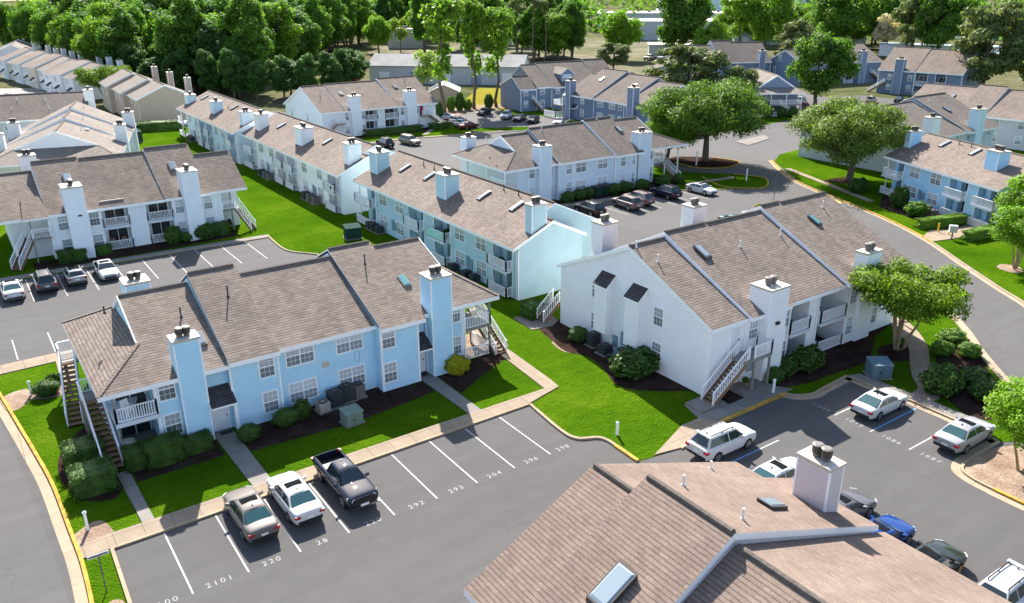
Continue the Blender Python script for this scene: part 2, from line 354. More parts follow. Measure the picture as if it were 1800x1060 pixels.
for q in ([(88.2, 139.0), (92, 137.3), (94, 140), (90, 142)], [(93, 137), (98, 134.4), (99.5, 137.5), (95, 139.8)]):
    sheet('lawn_patch', smooth(q), .03, M['lawn'])
sheet('lawn_far_right', [(104, 152), (110, 152), (113, 138), (108, 130), (112, 118), (130, 110), (160, 112), (165, 160), (118, 178)], .03, M['lawn'])
sheet('dry_field', [(100, 168), (122, 150), (150, 175), (128, 200)], .034, M['drygrass'])
sheet('sandy_yard', [(112, 214), (150, 190), (260, 215), (330, 330), (230, 430), (160, 340)], .028, M['dirt'])
sheet('sandy_lane', [(64, 212), (90, 190), (118, 195), (112, 214)], .028, M['dirt'])
sheet('concrete_yard', [(8, 222), (26, 214), (26, 275), (10, 285)], .02, M['slab'])

# beds
def bed(pts, m='mulch', z=.042, sm=True):
    _cnt[0] += 1; z += .0006*(_cnt[0] % 11)
    return tag(sheet('mulch_bed', smooth(pts) if sm else pts, z, M[m]), kind='structure')
bed([(5.2, 46.7), (10.4, 46.7), (10.4, 49.6), (5.2, 49.6)], sm=False)
bed([(11.9, 46.2), (15, 46.0), (18.7, 45.75), (22, 46.1), (25.55, 46.6), (25.55, 49.8), (11.9, 49.6)], sm=False)
bed([(26.9, 45.2), (29.9, 46.8), (33.1, 48.3), (32.6, 49.6), (26.9, 49.6)], sm=False)
bed([(30, 50), (34.5, 50), (34.0, 54), (30, 54)], 'straw', sm=False)
bed([(1.5, 50.6), (2.0, 47.0), (3.7, 45.7), (4.5, 47.2), (4.6, 50.6), (4.4, 56), (2.2, 53.5)])
bed([(1.2, 43.2), (2.6, 44.0), (3.1, 42.4), (2.4, 41.8), (1.3, 41.9)], 'straw')
bed([(1.2, 62.3), (2.9, 61.5), (3.6, 62.6), (3.3, 63.6), (1.6, 63.5)], 'straw')
bed([(-.5, 63.6), (1.2, 64.2), (1.0, 61.8), (-.2, 61.0)], 'straw')
bed([(1.5, 31), (2.5, 36), (1.6, 36.4), (1.1, 33)], 'straw')
bed([(38.9, 52.0), (37.9, 48.4), (37.6, 46.4), (38.4, 44.6), (37.9, 42.1), (37.0, 39.6), (38.3, 37.6), (40.4, 36.2), (41.2, 36.6), (41.2, 52)])
bed([(37.8, 48.6), (37.4, 47.2), (37.6, 46.2), (38.5, 45.3), (38.9, 46.5), (38.6, 48.3)], 'straw', .046)
bed([(41, 34.8), (41.8, 34.4), (43.8, 34.2), (44.2, 33.5), (43.0, 32.6), (41.8, 32.9), (40.6, 33.4)])
bed([(46.3, 34.9), (46.2, 32.9), (48.5, 31.8), (51.5, 31.6), (55.2, 31.4), (58, 32.4), (60.2, 33.7), (63.5, 34.9)])
bed([(57.2, 31.1), (58.6, 32.3), (60.6, 32.0), (61.0, 30.4), (59.4, 29.6), (57.7, 29.9)], z=.046)
bed([(53.6, 22.0), (55.2, 24.9), (58, 26.8), (60.6, 28.6), (63.0, 29.7), (65.6, 28.7), (63.8, 26.7), (61.4, 24.8), (58.7, 22.5), (56.3, 20.2)], z=.046)
bed([(46.7, 19.1), (47.4, 19.35), (51, 19.2), (56.6, 15.4), (55.4, 12), (51.6, 4), (48, 4), (46.15, 12), (46.2, 17.8)], 'straw', .05)
bed([(59, 83.4), (76, 81.8), (84.4, 81.2), (91, 85), (91, 87), (59, 87)], sm=False)
bed([(97.5, 94), (98.5, 89), (102, 86.6), (107, 88.2), (106, 93.5), (101.5, 97.5)], z=.05)
bed([(106.5, 71.5), (108, 68.4), (110.3, 66.9), (112.5, 68.5), (111, 71.5)])
bed([(100.2, 58.5), (98.6, 55), (97.0, 50.5), (97.4, 47.3), (102, 46.5), (108, 61)])
bed([(5, 96.9), (5, 93.6), (15, 93.6), (26, 94.3), (27, 96.9)], sm=False)
bed([(59, 149.4), (59, 146), (80, 145.4), (85, 149.4)], sm=False)
bed([(86.6, 35.2), (87.6, 34.6), (89, 35.6), (88.6, 37.1), (87.0, 36.8)], 'straw')
bed([(88.5, 154), (102, 163), (112, 163), (112, 170), (90, 170)], 'straw', .036)

# sidewalks (raised 10 cm) and paths
slabg('sidewalk', [(2.68, 40.95), (29.94, 41.05), (33.3, 41.9), (33.5, 43.1), (32.2, 42.25), (2.68, 42.3)], .10, M['walk'])
for n, q, m in (('path', [(4.35, 48.3), (4.55, 42.3), (5.2, 42.3), (5.05, 48.3)], 'greywalk'), ('path', [(10.5, 49.8), (10.7, 42.3), (11.85, 42.3), (11.75, 49.8)], 'greywalk'),
                ('path', [(25.6, 49.8), (25.75, 42.26), (26.75, 42.26), (26.75, 49.8)], 'greywalk'), ('path', [(32.25, 42.2), (33.5, 43.0), (33.95, 48.8), (34.2, 54.5), (33.2, 54.5), (32.9, 48.9)], 'walk'),
                ('path', [(-1.2, 68.0), (30.5, 69.0), (30.5, 70.4), (-1.2, 69.8)], 'walk'), ('path', [(3.6, 68.2), (3.4, 63.2), (4.6, 63.2), (4.7, 68.2)], 'walk'),
                ('path', [(38.2, 32.7), (39.2, 31.75), (47, 31.75), (46.2, 33.0)], 'greywalk'), ('path', [(32.5, 31.1), (34.4, 30.75), (39.2, 31.7), (38.2, 32.7), (36.6, 32.7)], 'walk'),
                ('path', [(38.8, 34.6), (38.2, 32.7), (41.4, 32.7), (41.3, 34.4)], 'greywalk'), ('path', [(43.9, 34.6), (43.9, 32.9), (46.2, 32.9), (46.2, 34.5)], 'slab'),
                ('path', [(38.1, 54.6), (37.9, 51.5), (39.9, 51.2), (41.0, 51.9), (41.2, 53.0), (39.0, 53.1), (39.1, 54.6)], 'greywalk'),
                ('path', [(52.1, 30.75), (52.05, 28.8), (52.3, 25.9), (52.15, 22.2), (53.4, 22.0), (53.5, 25.2), (53.35, 26.6), (53.2, 30.4)], 'greywalk'),
                ('path', [(12.0, 92.0), (27.1, 91.7), (29, 91.65), (29, 92.6), (12, 93.1), (-5, 93.2), (-5, 92.0)], 'greywalk'),
                ('path', [(66, 82.7), (76, 81.2), (84.6, 80.4), (84.8, 81.3), (76, 82.1), (66, 83.6)], 'greywalk'),
                ('path', [(108.9, 80.5), (100.8, 60.5), (101.7, 60.2), (109.8, 80.0)], 'walk'), ('path', [(91.2, 47.3), (90.3, 45.6), (93.5, 44.7), (101.3, 44.4), (102.2, 46.8), (96.5, 47.0), (94.5, 48.3)], 'walk'),
                ('path', [(57, 138.6), (72, 140.0), (86.6, 136.2), (86.9, 137.2), (72, 141), (57, 139.6)], 'walk'), ('path', [(88.6, 81.4), (97.5, 80.6), (97.5, 81.5), (88.6, 82.5)], 'walk'),
                ('path', [(120, 97), (129, 99.4), (131, 102.5), (121, 101)], 'greywalk'), ('path', [(78.5, 141.5), (84.5, 148.5), (83.5, 148.6), (77.2, 141.6)], 'walk')):
    slabg(n, q, .09, M[m])
slabg('path', smooth([(53.35, 26.3), (54.6, 26.6), (56.2, 28.0), (58.1, 29.3), (60.6, 30.9), (62.4, 32.6), (64.8, 35.4), (66.2, 34.9), (64.3, 32.2), (61.9, 30.0), (59.2, 28.3), (57.0, 26.9), (55.2, 25.2), (53.45, 24.9)]), .088, M['walk'])
slabg('path', [(1.18, 40.9), (2.68, 40.95), (2.68, 42.25), (1.2, 42.1)], .085, M['walk'])

# kerbs and gutters
strip('kerb', K1, -.03, .16, 0, .14, M['kerby']); strip('gutter', K1, -.62, -.05, 0, .02, M['gutter'])
strip('kerb', [(2.68, 40.97), (29.94, 41.07)], -.16, 0, 0, .125, M['kerb'])
strip('kerb', [(2.45, 25), (2.6, 36.2), (2.68, 40.84)], -.16, .02, 0, .13, M['kerb'])
K2 = smooth([(29.94, 40.95), (29.5, 36.9), (29.75, 35.4), (31.0, 34.6), (31.2, 33.3), (31.1, 31.2)], False)
strip('kerb', K2, -.05, .16, 0, .14, M['kerb'])
strip('kerb', [(31.16, 33.4), (31.1, 31.2)], -.06, .18, 0, .145, M['kerby'])
strip('kerb', [(34.4, 30.75), (39.07, 31.6)], -.16, .02, 0, .13, M['kerb'])
strip('kerb', [(39.07, 31.6), (45.9, 31.7)], -.22, .04, 0, .16, M['kerby'])
K3 = smooth([(45.9, 31.7), (46.3, 31.0), (47.5, 30.4), (49, 30.5), (52.1, 30.7)], False)
strip('kerb', K3, -.05, .14, 0, .14, M['kerb']); strip('gutter', K3, -.5, -.05, 0, .02, M['gutter'])
K4 = [(52.1, 30.7), (52.05, 28.8), (52.3, 25.9), (52.15, 22.1), (51.7, 19.6)]
strip('kerb', K4, -.05, .14, 0, .14, M['kerb']); strip('gutter', K4, -.5, -.05, 0, .02, M['gutter'])
K5 = smooth([(51.7, 19.5), (49, 19.5), (47.4, 19.45), (46.5, 19.1), (46.1, 18.2), (46.0, 17)], False)
strip('kerb', K5, -.04, .14, 0, .14, M['kerb']); strip('gutter', K5, -.55, -.04, 0, .02, M['gutter'])
strip('kerb', [(46.0, 17), (45.9, 12), (48, 4)], -.06, .16, 0, .145, M['kerby']); strip('gutter', [(46.0, 17), (45.9, 12), (48, 4)], -.6, -.06, 0, .02, M['gutter'])
RI = [p for p in RD if 15 < p[1] < 46]
strip('kerb', RI, .0, .2, 0, .13, M['kerb']); strip('gutter', RI, -.55, 0, 0, .024, M['gutter'])
RO_ = smooth([(112.5, 86.0), (102.9, 73.6), (95.4, 55.5), (90.7, 46.8), (84.6, 38.7), (80.6, 33.3), (78.5, 30.2), (70, 19), (66, 6)], False)
strip('kerb', RO_[:20], -.02, .2, 0, .13, M['kerby']); strip('kerb', RO_[19:], -.02, .2, 0, .13, M['kerb']); strip('gutter', RO_, -.5, -.02, 0, .024, M['gutter'])
strip('kerb', smooth([(93.8, 84), (91.7, 79), (92.5, 76), (96, 73.9), (100, 76.5), (101.2, 79), (99.5, 82.5)], False), 0, .2, 0, .13, M['kerby'])
strip('kerb', smooth([(98.0, 94), (98.2, 89), (102, 86.4), (107.2, 88.0), (106.5, 93)], False), 0, .2, 0, .15, M['kerby'])
strip('kerb', smooth([(29, 92.5), (28.7, 85.7), (30.5, 82.6), (31.0, 81.5), (30.6, 76)], False), -.02, .16, 0, .13, M['kerb'])
strip('kerb', [(-5, 92.0), (12, 92.0), (29, 91.6)], -.16, 0, 0, .12, M['kerb'])
strip('kerb', [(57, 138.6), (72, 140.0), (86.6, 136.2), (99, 133.2)], -.16, 0, 0, .13, M['kerb'])
strip('kerb', [(66, 82.6), (76, 81.05), (84.6, 80.2), (86.2, 78.9), (91.5, 76)], -.16, 0, 0, .13, M['kerb'])

# painted markings
mk = MB()
def pline(mb, a, b, w=.09, z=.0135):
    a = np.array(a, float); b = np.array(b, float); t = (b-a)/np.linalg.norm(b-a); n = np.array([-t[1], t[0]])*w/2
    mb.poly([(*(a-n), z), (*(b-n), z), (*(b+n), z), (*(a+n), z)])
for x in (2.6+2.74*i for i in range(1, 10)): pline(mk, (x, 40.75), (x, 35.0))
for y in (27.71, 25.02, 22.3): pline(mk, (51.6 if y != 25.02 else 46.9, y), (46.2, y))
pline(mk, (38.5, 27.8), (40.4, 27.8)); pline(mk, (33.8, 27.8), (35.4, 27.8))
for x in (-2, .9, 3.85, 6.65, 9.4, 12.1, 14.91, 17.75, 20.5, 23.35, 26.1): pline(mk, (x, 91.6), (x, 83.9))
for x in (-1.5, 1.2, 3.86): pline(mk, (x, 75.1), (x, 70.4))
for x in (63.2, 67.2, 70.0, 73.0, 75.9, 78.77, 81.7, 84.6): pline(mk, (x, 80.0), (x, 74.4))
tag(mk.build('parking_markings', M['paint']), kind='structure')
mk = MB(); pline(mk, (51.7, 25.02), (46.9, 25.02)); pline(mk, (35.4, 27.8), (38.5, 27.8)); tag(mk.build('parking_markings', M['paintblue']), kind='structure')
mk = MB()
for i in range(6): pline(mk, (95.6+i*.55, 63.4-i*.38), (96.9+i*.55, 65.2-i*.38), .42, .0165)
tag(mk.build('yellow_markings', M['painty']), kind='structure')
def digits(txt, x, y, rz, h=.37, z=.0138):
    cu = bpy.data.curves.new('digits', 'FONT'); cu.body = txt; cu.size = h*1.42; cu.align_x = 'CENTER'; cu.space_character = 1.35; cu.resolution_u = 3
    cu.offset = 0.0
    o = bpy.data.objects.new('stall_number', cu); C.objects.link(o); o.location = (x, y, z); o.rotation_euler = (0, 0, rz)
    dg = bpy.context.evaluated_depsgraph_get(); me = bpy.data.meshes.new_from_object(o.evaluated_get(dg))
    p = bpy.data.objects.new('stall_number', me); C.objects.link(p); p.location = o.location; p.rotation_euler = o.rotation_euler
    me.materials.clear(); me.materials.append(M['paintnum']); bpy.data.objects.remove(o); tag(p, kind='structure')
for t, x in (('2100', 4.0), ('2101', 6.65), ('220', 9.3), ('28', 12.05), ('220', 15.05), ('292', 17.75), ('293', 20.4), ('204', 23.1), ('296', 25.85), ('298', 28.35)): digits(t, x, 34.98, 0)
for t, y in (('1090', 28.9), ('1012', 26.35), ('1086', 23.65), ('1087', 21.0)): digits(t, 46.25, y, -math.pi/2)
# ---------------------------------------------------------------- building kit
CACHE = {}
def win_mesh(kind, w, h):
    k = (kind, round(w, 2), round(h, 2))
    if k in CACHE: return CACHE[k]
    f = MB(); fr = .085
    f.box(-w/2-fr, w/2+fr, -.05, .0, -fr, .0); f.box(-w/2-fr, w/2+fr, -.05, .0, h, h+fr)
    f.box(-w/2-fr, -w/2, -.05, .0, 0, h); f.box(w/2, w/2+fr, -.05, .0, 0, h)
    units = [(-w/2, w/2)] if kind == 'S' else [(-w/2, -.04), (.04, w/2)]
    if kind == 'D': f.box(-.04, .04, -.05, 0, 0, h)
    g = MB()
    for a, b in units:
        f.box(a, b, -.04, -.002, h/2-.035, h/2+.035)
        for z0, z1 in ((0, h/2-.035), (h/2+.035, h)):
            for q in (1, 2): x = a+(b-a)*q/3; f.box(x-.009, x+.009, -.03, -.002, z0, z1)
            zm = (z0+z1)/2; f.box(a, b, -.028, -.002, zm-.009, zm+.009)
        g.poly([(a, -.014, h/2), (b, -.014, h/2), (b, -.014, h), (a, -.014, h)], 0)
        g.poly([(a, -.012, 0), (b, -.012, 0), (b, -.012, h/2), (a, -.012, h/2)], 1)
    CACHE[k] = (f.mesh('window', [M['white']]), g.mesh('pane', [M['pane_up'], M['pane_lo']])); return CACHE[k]
def window(root, u, v, z, w, h, kind='S', rot=0.0):
    f, g = win_mesh(kind, w, h); o = child('window', f, root, (u, v, z), (0, 0, rot)); child('pane', g, o); return o
def patio(root, u, v, z, w, h, rot=0.0):
    k = ('P', round(w, 2), round(h, 2))
    if k not in CACHE:
        f = MB(); f.box(-w/2-.07, -w/2, -.05, 0, 0, h); f.box(w/2, w/2+.07, -.05, 0, 0, h); f.box(-w/2-.07, w/2+.07, -.05, 0, h, h+.07); f.box(-.03, .03, -.045, 0, 0, h)
        g = MB(); g.poly([(-w/2, -.015, 0), (w/2, -.015, 0), (w/2, -.015, h), (-w/2, -.015, h)])
        CACHE[k] = (f.mesh('patio_door', [M['white']]), g.mesh('pane', [M['patio']]))
    f, g = CACHE[k]; o = child('patio_door', f, root, (u, v, z), (0, 0, rot)); child('pane', g, o)
def door(root, u, v, z, rot=0.0, w=.92, h=2.05, lab=None, mat='door'):
    k = ('door', w, h, mat)
    if k not in CACHE:
        f = MB(); f.box(-w/2, w/2, -.03, 0, 0, h); f.box(-w/2-.09, -w/2, -.06, 0, 0, h+.09, 1); f.box(w/2, w/2+.09, -.06, 0, 0, h+.09, 1); f.box(-w/2, w/2, -.06, 0, h, h+.09, 1)
        for zz in (.2, .85, 1.5):
            for xx in (-.33, .05): f.box(xx, xx+.27, -.045, -.03, zz, zz+.45)
        g = MB(); g.box(w/2-.12, w/2-.05, -.1, -.03, .95, 1.05)
        CACHE[k] = (f.mesh('door', [M[mat], M['white']]), g.mesh('handle', [M['handle']]))
    f, g = CACHE[k]; o = child('door', f, root, (u, v, z), (0, 0, rot)); child('handle', g, o); return o
def rail_into(mb, a, b, h=1.0, step=.145, post=True):
    a = Vector(a); b = Vector(b); L_ = (b-a).length; n = max(2, int(math.hypot(b.x-a.x, b.y-a.y)/step))
    for zz, w, t in ((h-.03, .09, .06), (.1, .05, .05)): mb.bar(a+Vector((0, 0, zz)), b+Vector((0, 0, zz)), w, t)
    for i in range(n+1):
        p = a.lerp(b, i/n); r = .022 if 0 < i < n else .05
        if not post and not 0 < i < n: r = .022
        mb.box(p.x-r, p.x+r, p.y-r, p.y+r, p.z+(.08 if r < .04 else -.02), p.z+h-(.03 if r < .04 else -.04))
def railing(root, pts, h=1.0, step=.145, mat=None):
    mb = MB()
    for a, b in zip(pts, pts[1:]): rail_into(mb, a, b, h, step)
    return mb.build('railing', mat or M['white'], root)
def stairs(root, top, bot, width, z1, z0=0.1, under=None, side=1):
    # straight flight between centre points top (x,y) and bot (x,y)
    T = Vector((*top, z1)); B = Vector((*bot, z0)); d = B-T; hd = Vector((d.x, d.y, 0)); n = Vector((-hd.y, hd.x, 0)).normalized()*(width/2)
    st = MB(); k = max(6, int((z1-z0)/.2))
    for i in range(k):
        p = T.lerp(B, (i+.5)/k); q = hd.normalized()*(hd.length/k*.62)
        st.prism([p-n-q-Vector((0, 0, .025)), p+n-q-Vector((0, 0, .025)), p+n+q-Vector((0, 0, .025)), p-n+q-Vector((0, 0, .025))], [p-n-q+Vector((0, 0, .025)), p+n-q+Vector((0, 0, .025)), p+n+q+Vector((0, 0, .025)), p-n+q+Vector((0, 0, .025))])
        r = hd.normalized()*.012; c = p - q
        st.prism([c-n-r-Vector((0, 0, .2)), c+n-r-Vector((0, 0, .2)), c+n+r-Vector((0, 0, .2)), c-n+r-Vector((0, 0, .2))], [c-n-r-Vector((0, 0, .03)), c+n-r-Vector((0, 0, .03)), c+n+r-Vector((0, 0, .03)), c-n+r-Vector((0, 0, .03))])
    for sg in (-1, 1): st.bar(T+n*sg*1.02-Vector((0, 0, .1)), B+n*sg*1.02-Vector((0, 0, .0)), .07, .42)
    o = st.build('staircase', M['wood'], root)
    mb = MB()
    for sg in (-1, 1): rail_into(mb, T+n*sg*1.0+Vector((0, 0, .1)), B+n*sg*1.0+Vector((0, 0, .1)), .95, .2)
    mb.build('railing', M['white'], o)
    return o
def chimney(root, u0, u1, v0, v1, z0, z1, wmat, nfl=2, flue='flue', z0b=None, blank=False):
    c = MB(); c.box(u0, u1, v0, v1, z0, z1); o = c.build('chimney', wmat, root)
    e = .012
    for x in (u0, u1):
        for y in (v0, v1): t = MB(); t.box(x-.07 if x == u1 else x-e, x+e if x == u1 else x+.07, y-.07 if y == v1 else y-e, y+e if y == v1 else y+.07, z0+.02, z1); t.build('corner_board', M['white'], o)
    k = MB(); k.box(u0-.05, u1+.05, v0-.05, v1+.05, z1, z1+.15); k.build('chimney_cap', M['cap'], o)
    n = nfl
    for i in range(n):
        f = MB(); long_u = (u1-u0) >= (v1-v0)
        t_ = (i+1)/(n+1) if n > 1 else .5
        x, y = (u0+(u1-u0)*(.1+.8*t_), (v0+v1)/2) if long_u else ((u0+u1)/2, v0+(v1-v0)*(.1+.8*t_))
        f.tube([(x, y, z1+.15), (x, y, z1+.33)], [.2, .2], 12, 1); f.tube([(x, y, z1+.33), (x, y, z1+.72)], [.25, .25], 12, 0); f.tube([(x, y, z1+.72), (x, y, z1+.76)], [.27, .18], 12, 1)
        f.build('flue', [M[flue], M['flue2']], o, smooth=False)
    return o

class Bld:
    def __init__(s, name, label, cat, org, ang, wall, roof='roof', group=None, t=.3):
        s.root = thing(name, label, cat, (org[0], org[1], 0), ang, group)
        s.wall = WALL[wall]; s.roofm = M[roof]; s.W = MB(); s.Rf = MB(); s.Tr = MB(); s.secs = []; s.t = t; s.gab = MB()
    def rz(s, sec, v):
        u0, u1, ve, ze, vr, zr, vb, zb = sec[:8]
        return ze+(v-ve)*(zr-ze)/(vr-ve) if v <= vr else zr+(v-vr)*(zb-zr)/(vb-vr)
    def sec(s, u0, u1, ve, ze, vr, zr, vb, zb, hipL=None, hipR=None, ridge=True):
        u1 -= .008; S = (u0, u1, ve, ze, vr, zr, vb, zb); s.secs.append((S, hipL, hipR)); t = s.t
        vf = lambda z: ve+(z-ze)*(vr-ve)/(zr-ze); vk = lambda z: vb+(z-zb)*(vr-vb)/(zr-zb)
        fr = []; bk = []
        L0 = [(u0, ve, ze)]; Lb = [(u0, vb, zb)]; R0 = [(u1, ve, ze)]; Rb = [(u1, vb, zb)]
        for hip, u, lst in ((hipL, u0, 'L'), (hipR, u1, 'R')):
            if not hip: continue
            ho, zg = hip[:2]; a = (u, vf(zg), zg); b = (u, vk(zg), zg); c0 = (ho, ve, ze); c1 = (ho, vb, zb)
            if lst == 'L': L0 = [a, c0]; Lb = [b, c1]
            else: R0 = [a, c0]; Rb = [b, c1]
            quad = [c0, a, b, c1]
            s.Rf.slab(quad if lst == 'L' else quad[::-1], t*.8, 0, 1)
            x = u
            s.gab.prism([(x-.001, a[1], zg-.1), (x-.001, vr, zr-.12), (x-.001, b[1], zg-.1)], [(x+.05, a[1], zg-.1), (x+.05, vr, zr-.12), (x+.05, b[1], zg-.1)])
            e = -.12 if lst == 'L' else .12
            for p, q in ((a, (u, vr, zr)), (b, (u, vr, zr))): tb = MB(); tb.bar(Vector(p)+Vector((e, 0, -.06)), Vector(q)+Vector((e, 0, -.06)), .06, .2); tb.build('rake_board', M['white'], s.root)
            # hip caps
            for p, q in ((c0, a), (c1, b)): s.Rf.bar(Vector(p)+Vector((0, 0, .01)), Vector(q)+Vector((0, 0, .01)), .26, .05, 0)
        ovL = 0 if not hipL else .14; ovR = 0 if not hipR else .14
        front = [(u0-ovL, vr, zr)] + ([(u0-ovL, *L0[0][1:])] if hipL else []) + [L0[-1]] + [R0[-1]] + ([(u1+ovR, *R0[0][1:])] if hipR else []) + [(u1+ovR, vr, zr)]
        back = [(u0-ovL, vr, zr)] + ([(u0-ovL, *Lb[0][1:])] if hipL else []) + [Lb[-1]] + [Rb[-1]] + ([(u1+ovR, *Rb[0][1:])] if hipR else []) + [(u1+ovR, vr, zr)]
        s.Rf.slab(front, t, 0, 1); s.Rf.slab(back[::-1], t, 0, 1)
        if ridge: s.Rf.tube([(u0-ovL+.1, vr, zr-.02), (u1+ovR-.1, vr, zr-.02)], [.15, .15], 8, 2)
        return S
    def secof(s, u):
        for S, a, b in s.secs:
            if S[0]-1e-3 <= u <= S[1]+1e-2: return S
            if a and a[0] <= u < S[0]: return S
            if b and S[1] < u <= b[0]: return S
        return s.secs[0][0]
    def span(s, u0, u1, vf, flat=False, vb=None, z0=0.0):
        for Q, _a, _b in s.secs:
            for x in (Q[0]-.02,):
                if u0+.1 < x < u1-.1 and not flat: s.span(u0, x, vf, flat, vb, z0); s.span(x, u1, vf, flat, vb, z0); return s
        S = s.secof((u0+u1)/2); vb = S[6]-.45 if vb is None else vb
        if flat: pr = [(vf, z0), (vf, S[3]-.12), (vb, S[3]-.12), (vb, z0)]
        else:
            pr = [(vf, z0), (vf, s.rz(S, vf)-.12)]
            if vf < S[4] < vb: pr.append((S[4], S[5]-.12))
            pr += [(vb, s.rz(S, vb)-.12), (vb, z0)]
        s.W.prism([(u0, a, b) for a, b in pr], [(u1, a, b) for a, b in pr]); return s
    def cb(s, u, v, z1=None, z0=0.05, side=0):   # corner board
        S = s.secof(u); z1 = s.rz(S, v)-.15 if z1 is None else z1
        t = MB(); t.box(u-.065, u+.065, v-.022, v+.08, z0, z1); t.build('corner_board', M['white'], s.root)
    def win(s, u, v, z, w=.95, h=1.4, kind='S', rot=0): window(s.root, u, v, z, w, h, kind, rot)
    def balcony(s, u0, u1, vf, vback, proj=.7, upper=True, lower=True, side=True, zf=2.72, pat=True):
        f = MB(); f.box(u0-.02, u1+.02, vf-proj, vback, zf-.2, zf); f.box(u0-.05, u1+.05, vf-proj-.05, vf-proj, zf-.26, zf+.02)
        f.build('balcony_floor', M['trim_blue'], s.root)
        g = MB(); g.box(u0, u1, vf-.1, vback, 0, .09); g.build('patio_slab', M['slab'], s.root)
        v = vf-proj
        for zz, on, vv in ((zf, upper, v+.06), (.09, lower, v+.06)):
            if on: railing(s.root, ([(u0+.04, vf, zz)] if side else []) + [(u0+.04, vv, zz), (u1-.04, vv, zz)] + ([(u1-.04, vf, zz)] if side else []))
        if pat:
            for zz in (zf, .09): patio(s.root, (u0+u1)/2+.2, vback-.001, zz, min(2.5, (u1-u0)*.72), 2.1)
    def skylight(s, u, v, du=.65, dv=1.25, glass='skyglass', hgt=.18):
        S = s.secof(u); sl = (S[5]-S[3])/(S[4]-S[2]) if v < S[4] else (S[7]-S[5])/(S[6]-S[4])
        P = lambda a, b, h: (u+a, v+b, s.rz(S, v)+b*sl+h)
        f = MB(); q = [(-du/2, -dv/2), (du/2, -dv/2), (du/2, dv/2), (-du/2, dv/2)]
        f.prism([P(a, b, -.1) for a, b in q], [P(a, b, hgt) for a, b in q]); o = f.build('skylight', M['skyframe'], s.root)
        g = MB(); g.prism([P(a*.86, b*.9, hgt) for a, b in q], [P(a*.72, b*.8, hgt+.05) for a, b in q]); g.build('pane', M[glass], o)
    def vent(s, u, v, h=.55, mat='vent'):
        S = s.secof(u); z = s.rz(S, v); m = MB(); m.tube([(u, v, z-.1), (u, v, z+h)], [.055, .055], 8); m.tube([(u, v, z-.03), (u, v, z+.08)], [.13, .07], 8); m.build('vent_pipe', M[mat], s.root)
    def chim(s, u0, u1, v0, v1, z1, z0=0.0, n=2, wall=None, flue='flue'): return chimney(s.root, u0, u1, v0, v1, z0, z1, wall or s.wall, n, flue)
    def pent(s, u0, u1, v0, v1, z0, z1):         # small pent roof over a door, low at v0
        m = MB(); m.prism([(u0, v0, z0-.12), (u1, v0, z0-.12), (u1, v1, z0-.12), (u0, v1, z0-.12)], [(u0, v0, z0), (u1, v0, z0), (u1, v1, z1), (u0, v1, z1)], 1, 0); m.build('porch_roof', [M['roof_dark'], M['white']], s.root)
    def post(s, u, v, z0, z1, mat='greywood', w=.07): m = MB(); m.box(u-w, u+w, v-w, v+w, z0, z1); m.build('porch_post', M[mat], s.root)
    def pipe(s, u, v, z1, rot=0): m = MB(); m.box(u-.04, u+.04, v-.09, v-.01, .1, z1); m.build('downspout', M['white'], s.root)
    def done(s):
        s.W.build('wall', s.wall, s.root); s.Rf.build('roof', [s.roofm, M['white'], M['ridge']], s.root)
        if s.gab.v: s.gab.build('gable_wall', s.wall, s.root)
        if s.Tr.v: s.Tr.build('rake_board', M['white'], s.root)
        return s.root
def ceiling_back(b, u0, u1, v, z): pass

# ---- B1: the bright blue apartment house in front
b = Bld('apartment_house', 'bright blue apartment house with grey-brown roof behind the black pickup and two sedans', 'apartment house', (0, 49.5), 0, 'bright_blue')
b.sec(7.5, 12.0, -.4, 4.92, 7.7, 8.15, 13.7, 4.92, hipL=(4.25, 6.35))
b.sec(12.0, 15.35, -.6, 5.08, 7.7, 8.85, 15, 5.0)
b.sec(15.35, 22.4, -.32, 5.1, 7.0, 8.27, 14.7, 5.0)
b.sec(22.4, 25.95, -1.3, 5.12, 7.5, 8.75, 15, 5.0)
b.sec(25.95, 30.2, -.35, 5.02, 7.5, 8.25, 14.7, 5.0, hipR=(33.0, 6.8))
for u0, u1, v in ((7.5, 10.5, 0), (10.5, 12.0, .45), (12.0, 15.3, -.15), (15.3, 22.4, .1), (22.4, 25.5, -.9), (25.5, 26.6, .4), (26.6, 29.85, 0)): b.span(u0, u1, v)
b.span(5.0, 7.5, 3.2, flat=True)
for u, v in ((7.5, 0), (10.44, 0), (12.06, -.15), (15.26, -.15), (22.46, -.9), (25.44, -.9), (26.66, 0), (29.8, 0)): b.cb(u, v)
for u, z, w, k in ((8.15, 3.5, .92, 'S'), (8.2, .95, .92, 'S')): b.win(u, 0, z, w, 1.45)
for z in (3.32, .72): b.win(14.45, -.15, z, .95, 1.45)
for u in (16.85, 20.5): b.win(u, .1, 3.5, 1.9, 1.4, 'D'); b.win(u, .1, .75, 1.9, 1.4, 'D')
for z in (3.45, .75): b.win(23.05, -.9, z, .95, 1.45)
for z in (3.65, .95): b.win(29.2, 0, z, .72, 1.4)
b.chim(8.85, 10.45, -.5, .75, 7.25); b.chim(26.65, 28.4, -.9, .7, 7.75); b.chim(8.9, 10.7, 14.4, 16.2, 6.5)
b.pent(10.42, 12.05, -.95, .45, 2.45, 3.35); door(b.root, 11.25, .45, .1); b.post(11.98, -.85, 0, 2.4, 'white', .05)
b.pent(25.42, 26.75, -.9, .4, 2.45, 3.35); door(b.root, 26.05, .4, .1)
dm = MB(); dm.box(10.9, 11.7, -.35, .1, .105, .125); dm.build('door_mat', M['black'], b.root)
dm = MB(); dm.box(25.75, 26.45, -.4, .1, .105, .125); dm.build('door_mat', M['black'], b.root)
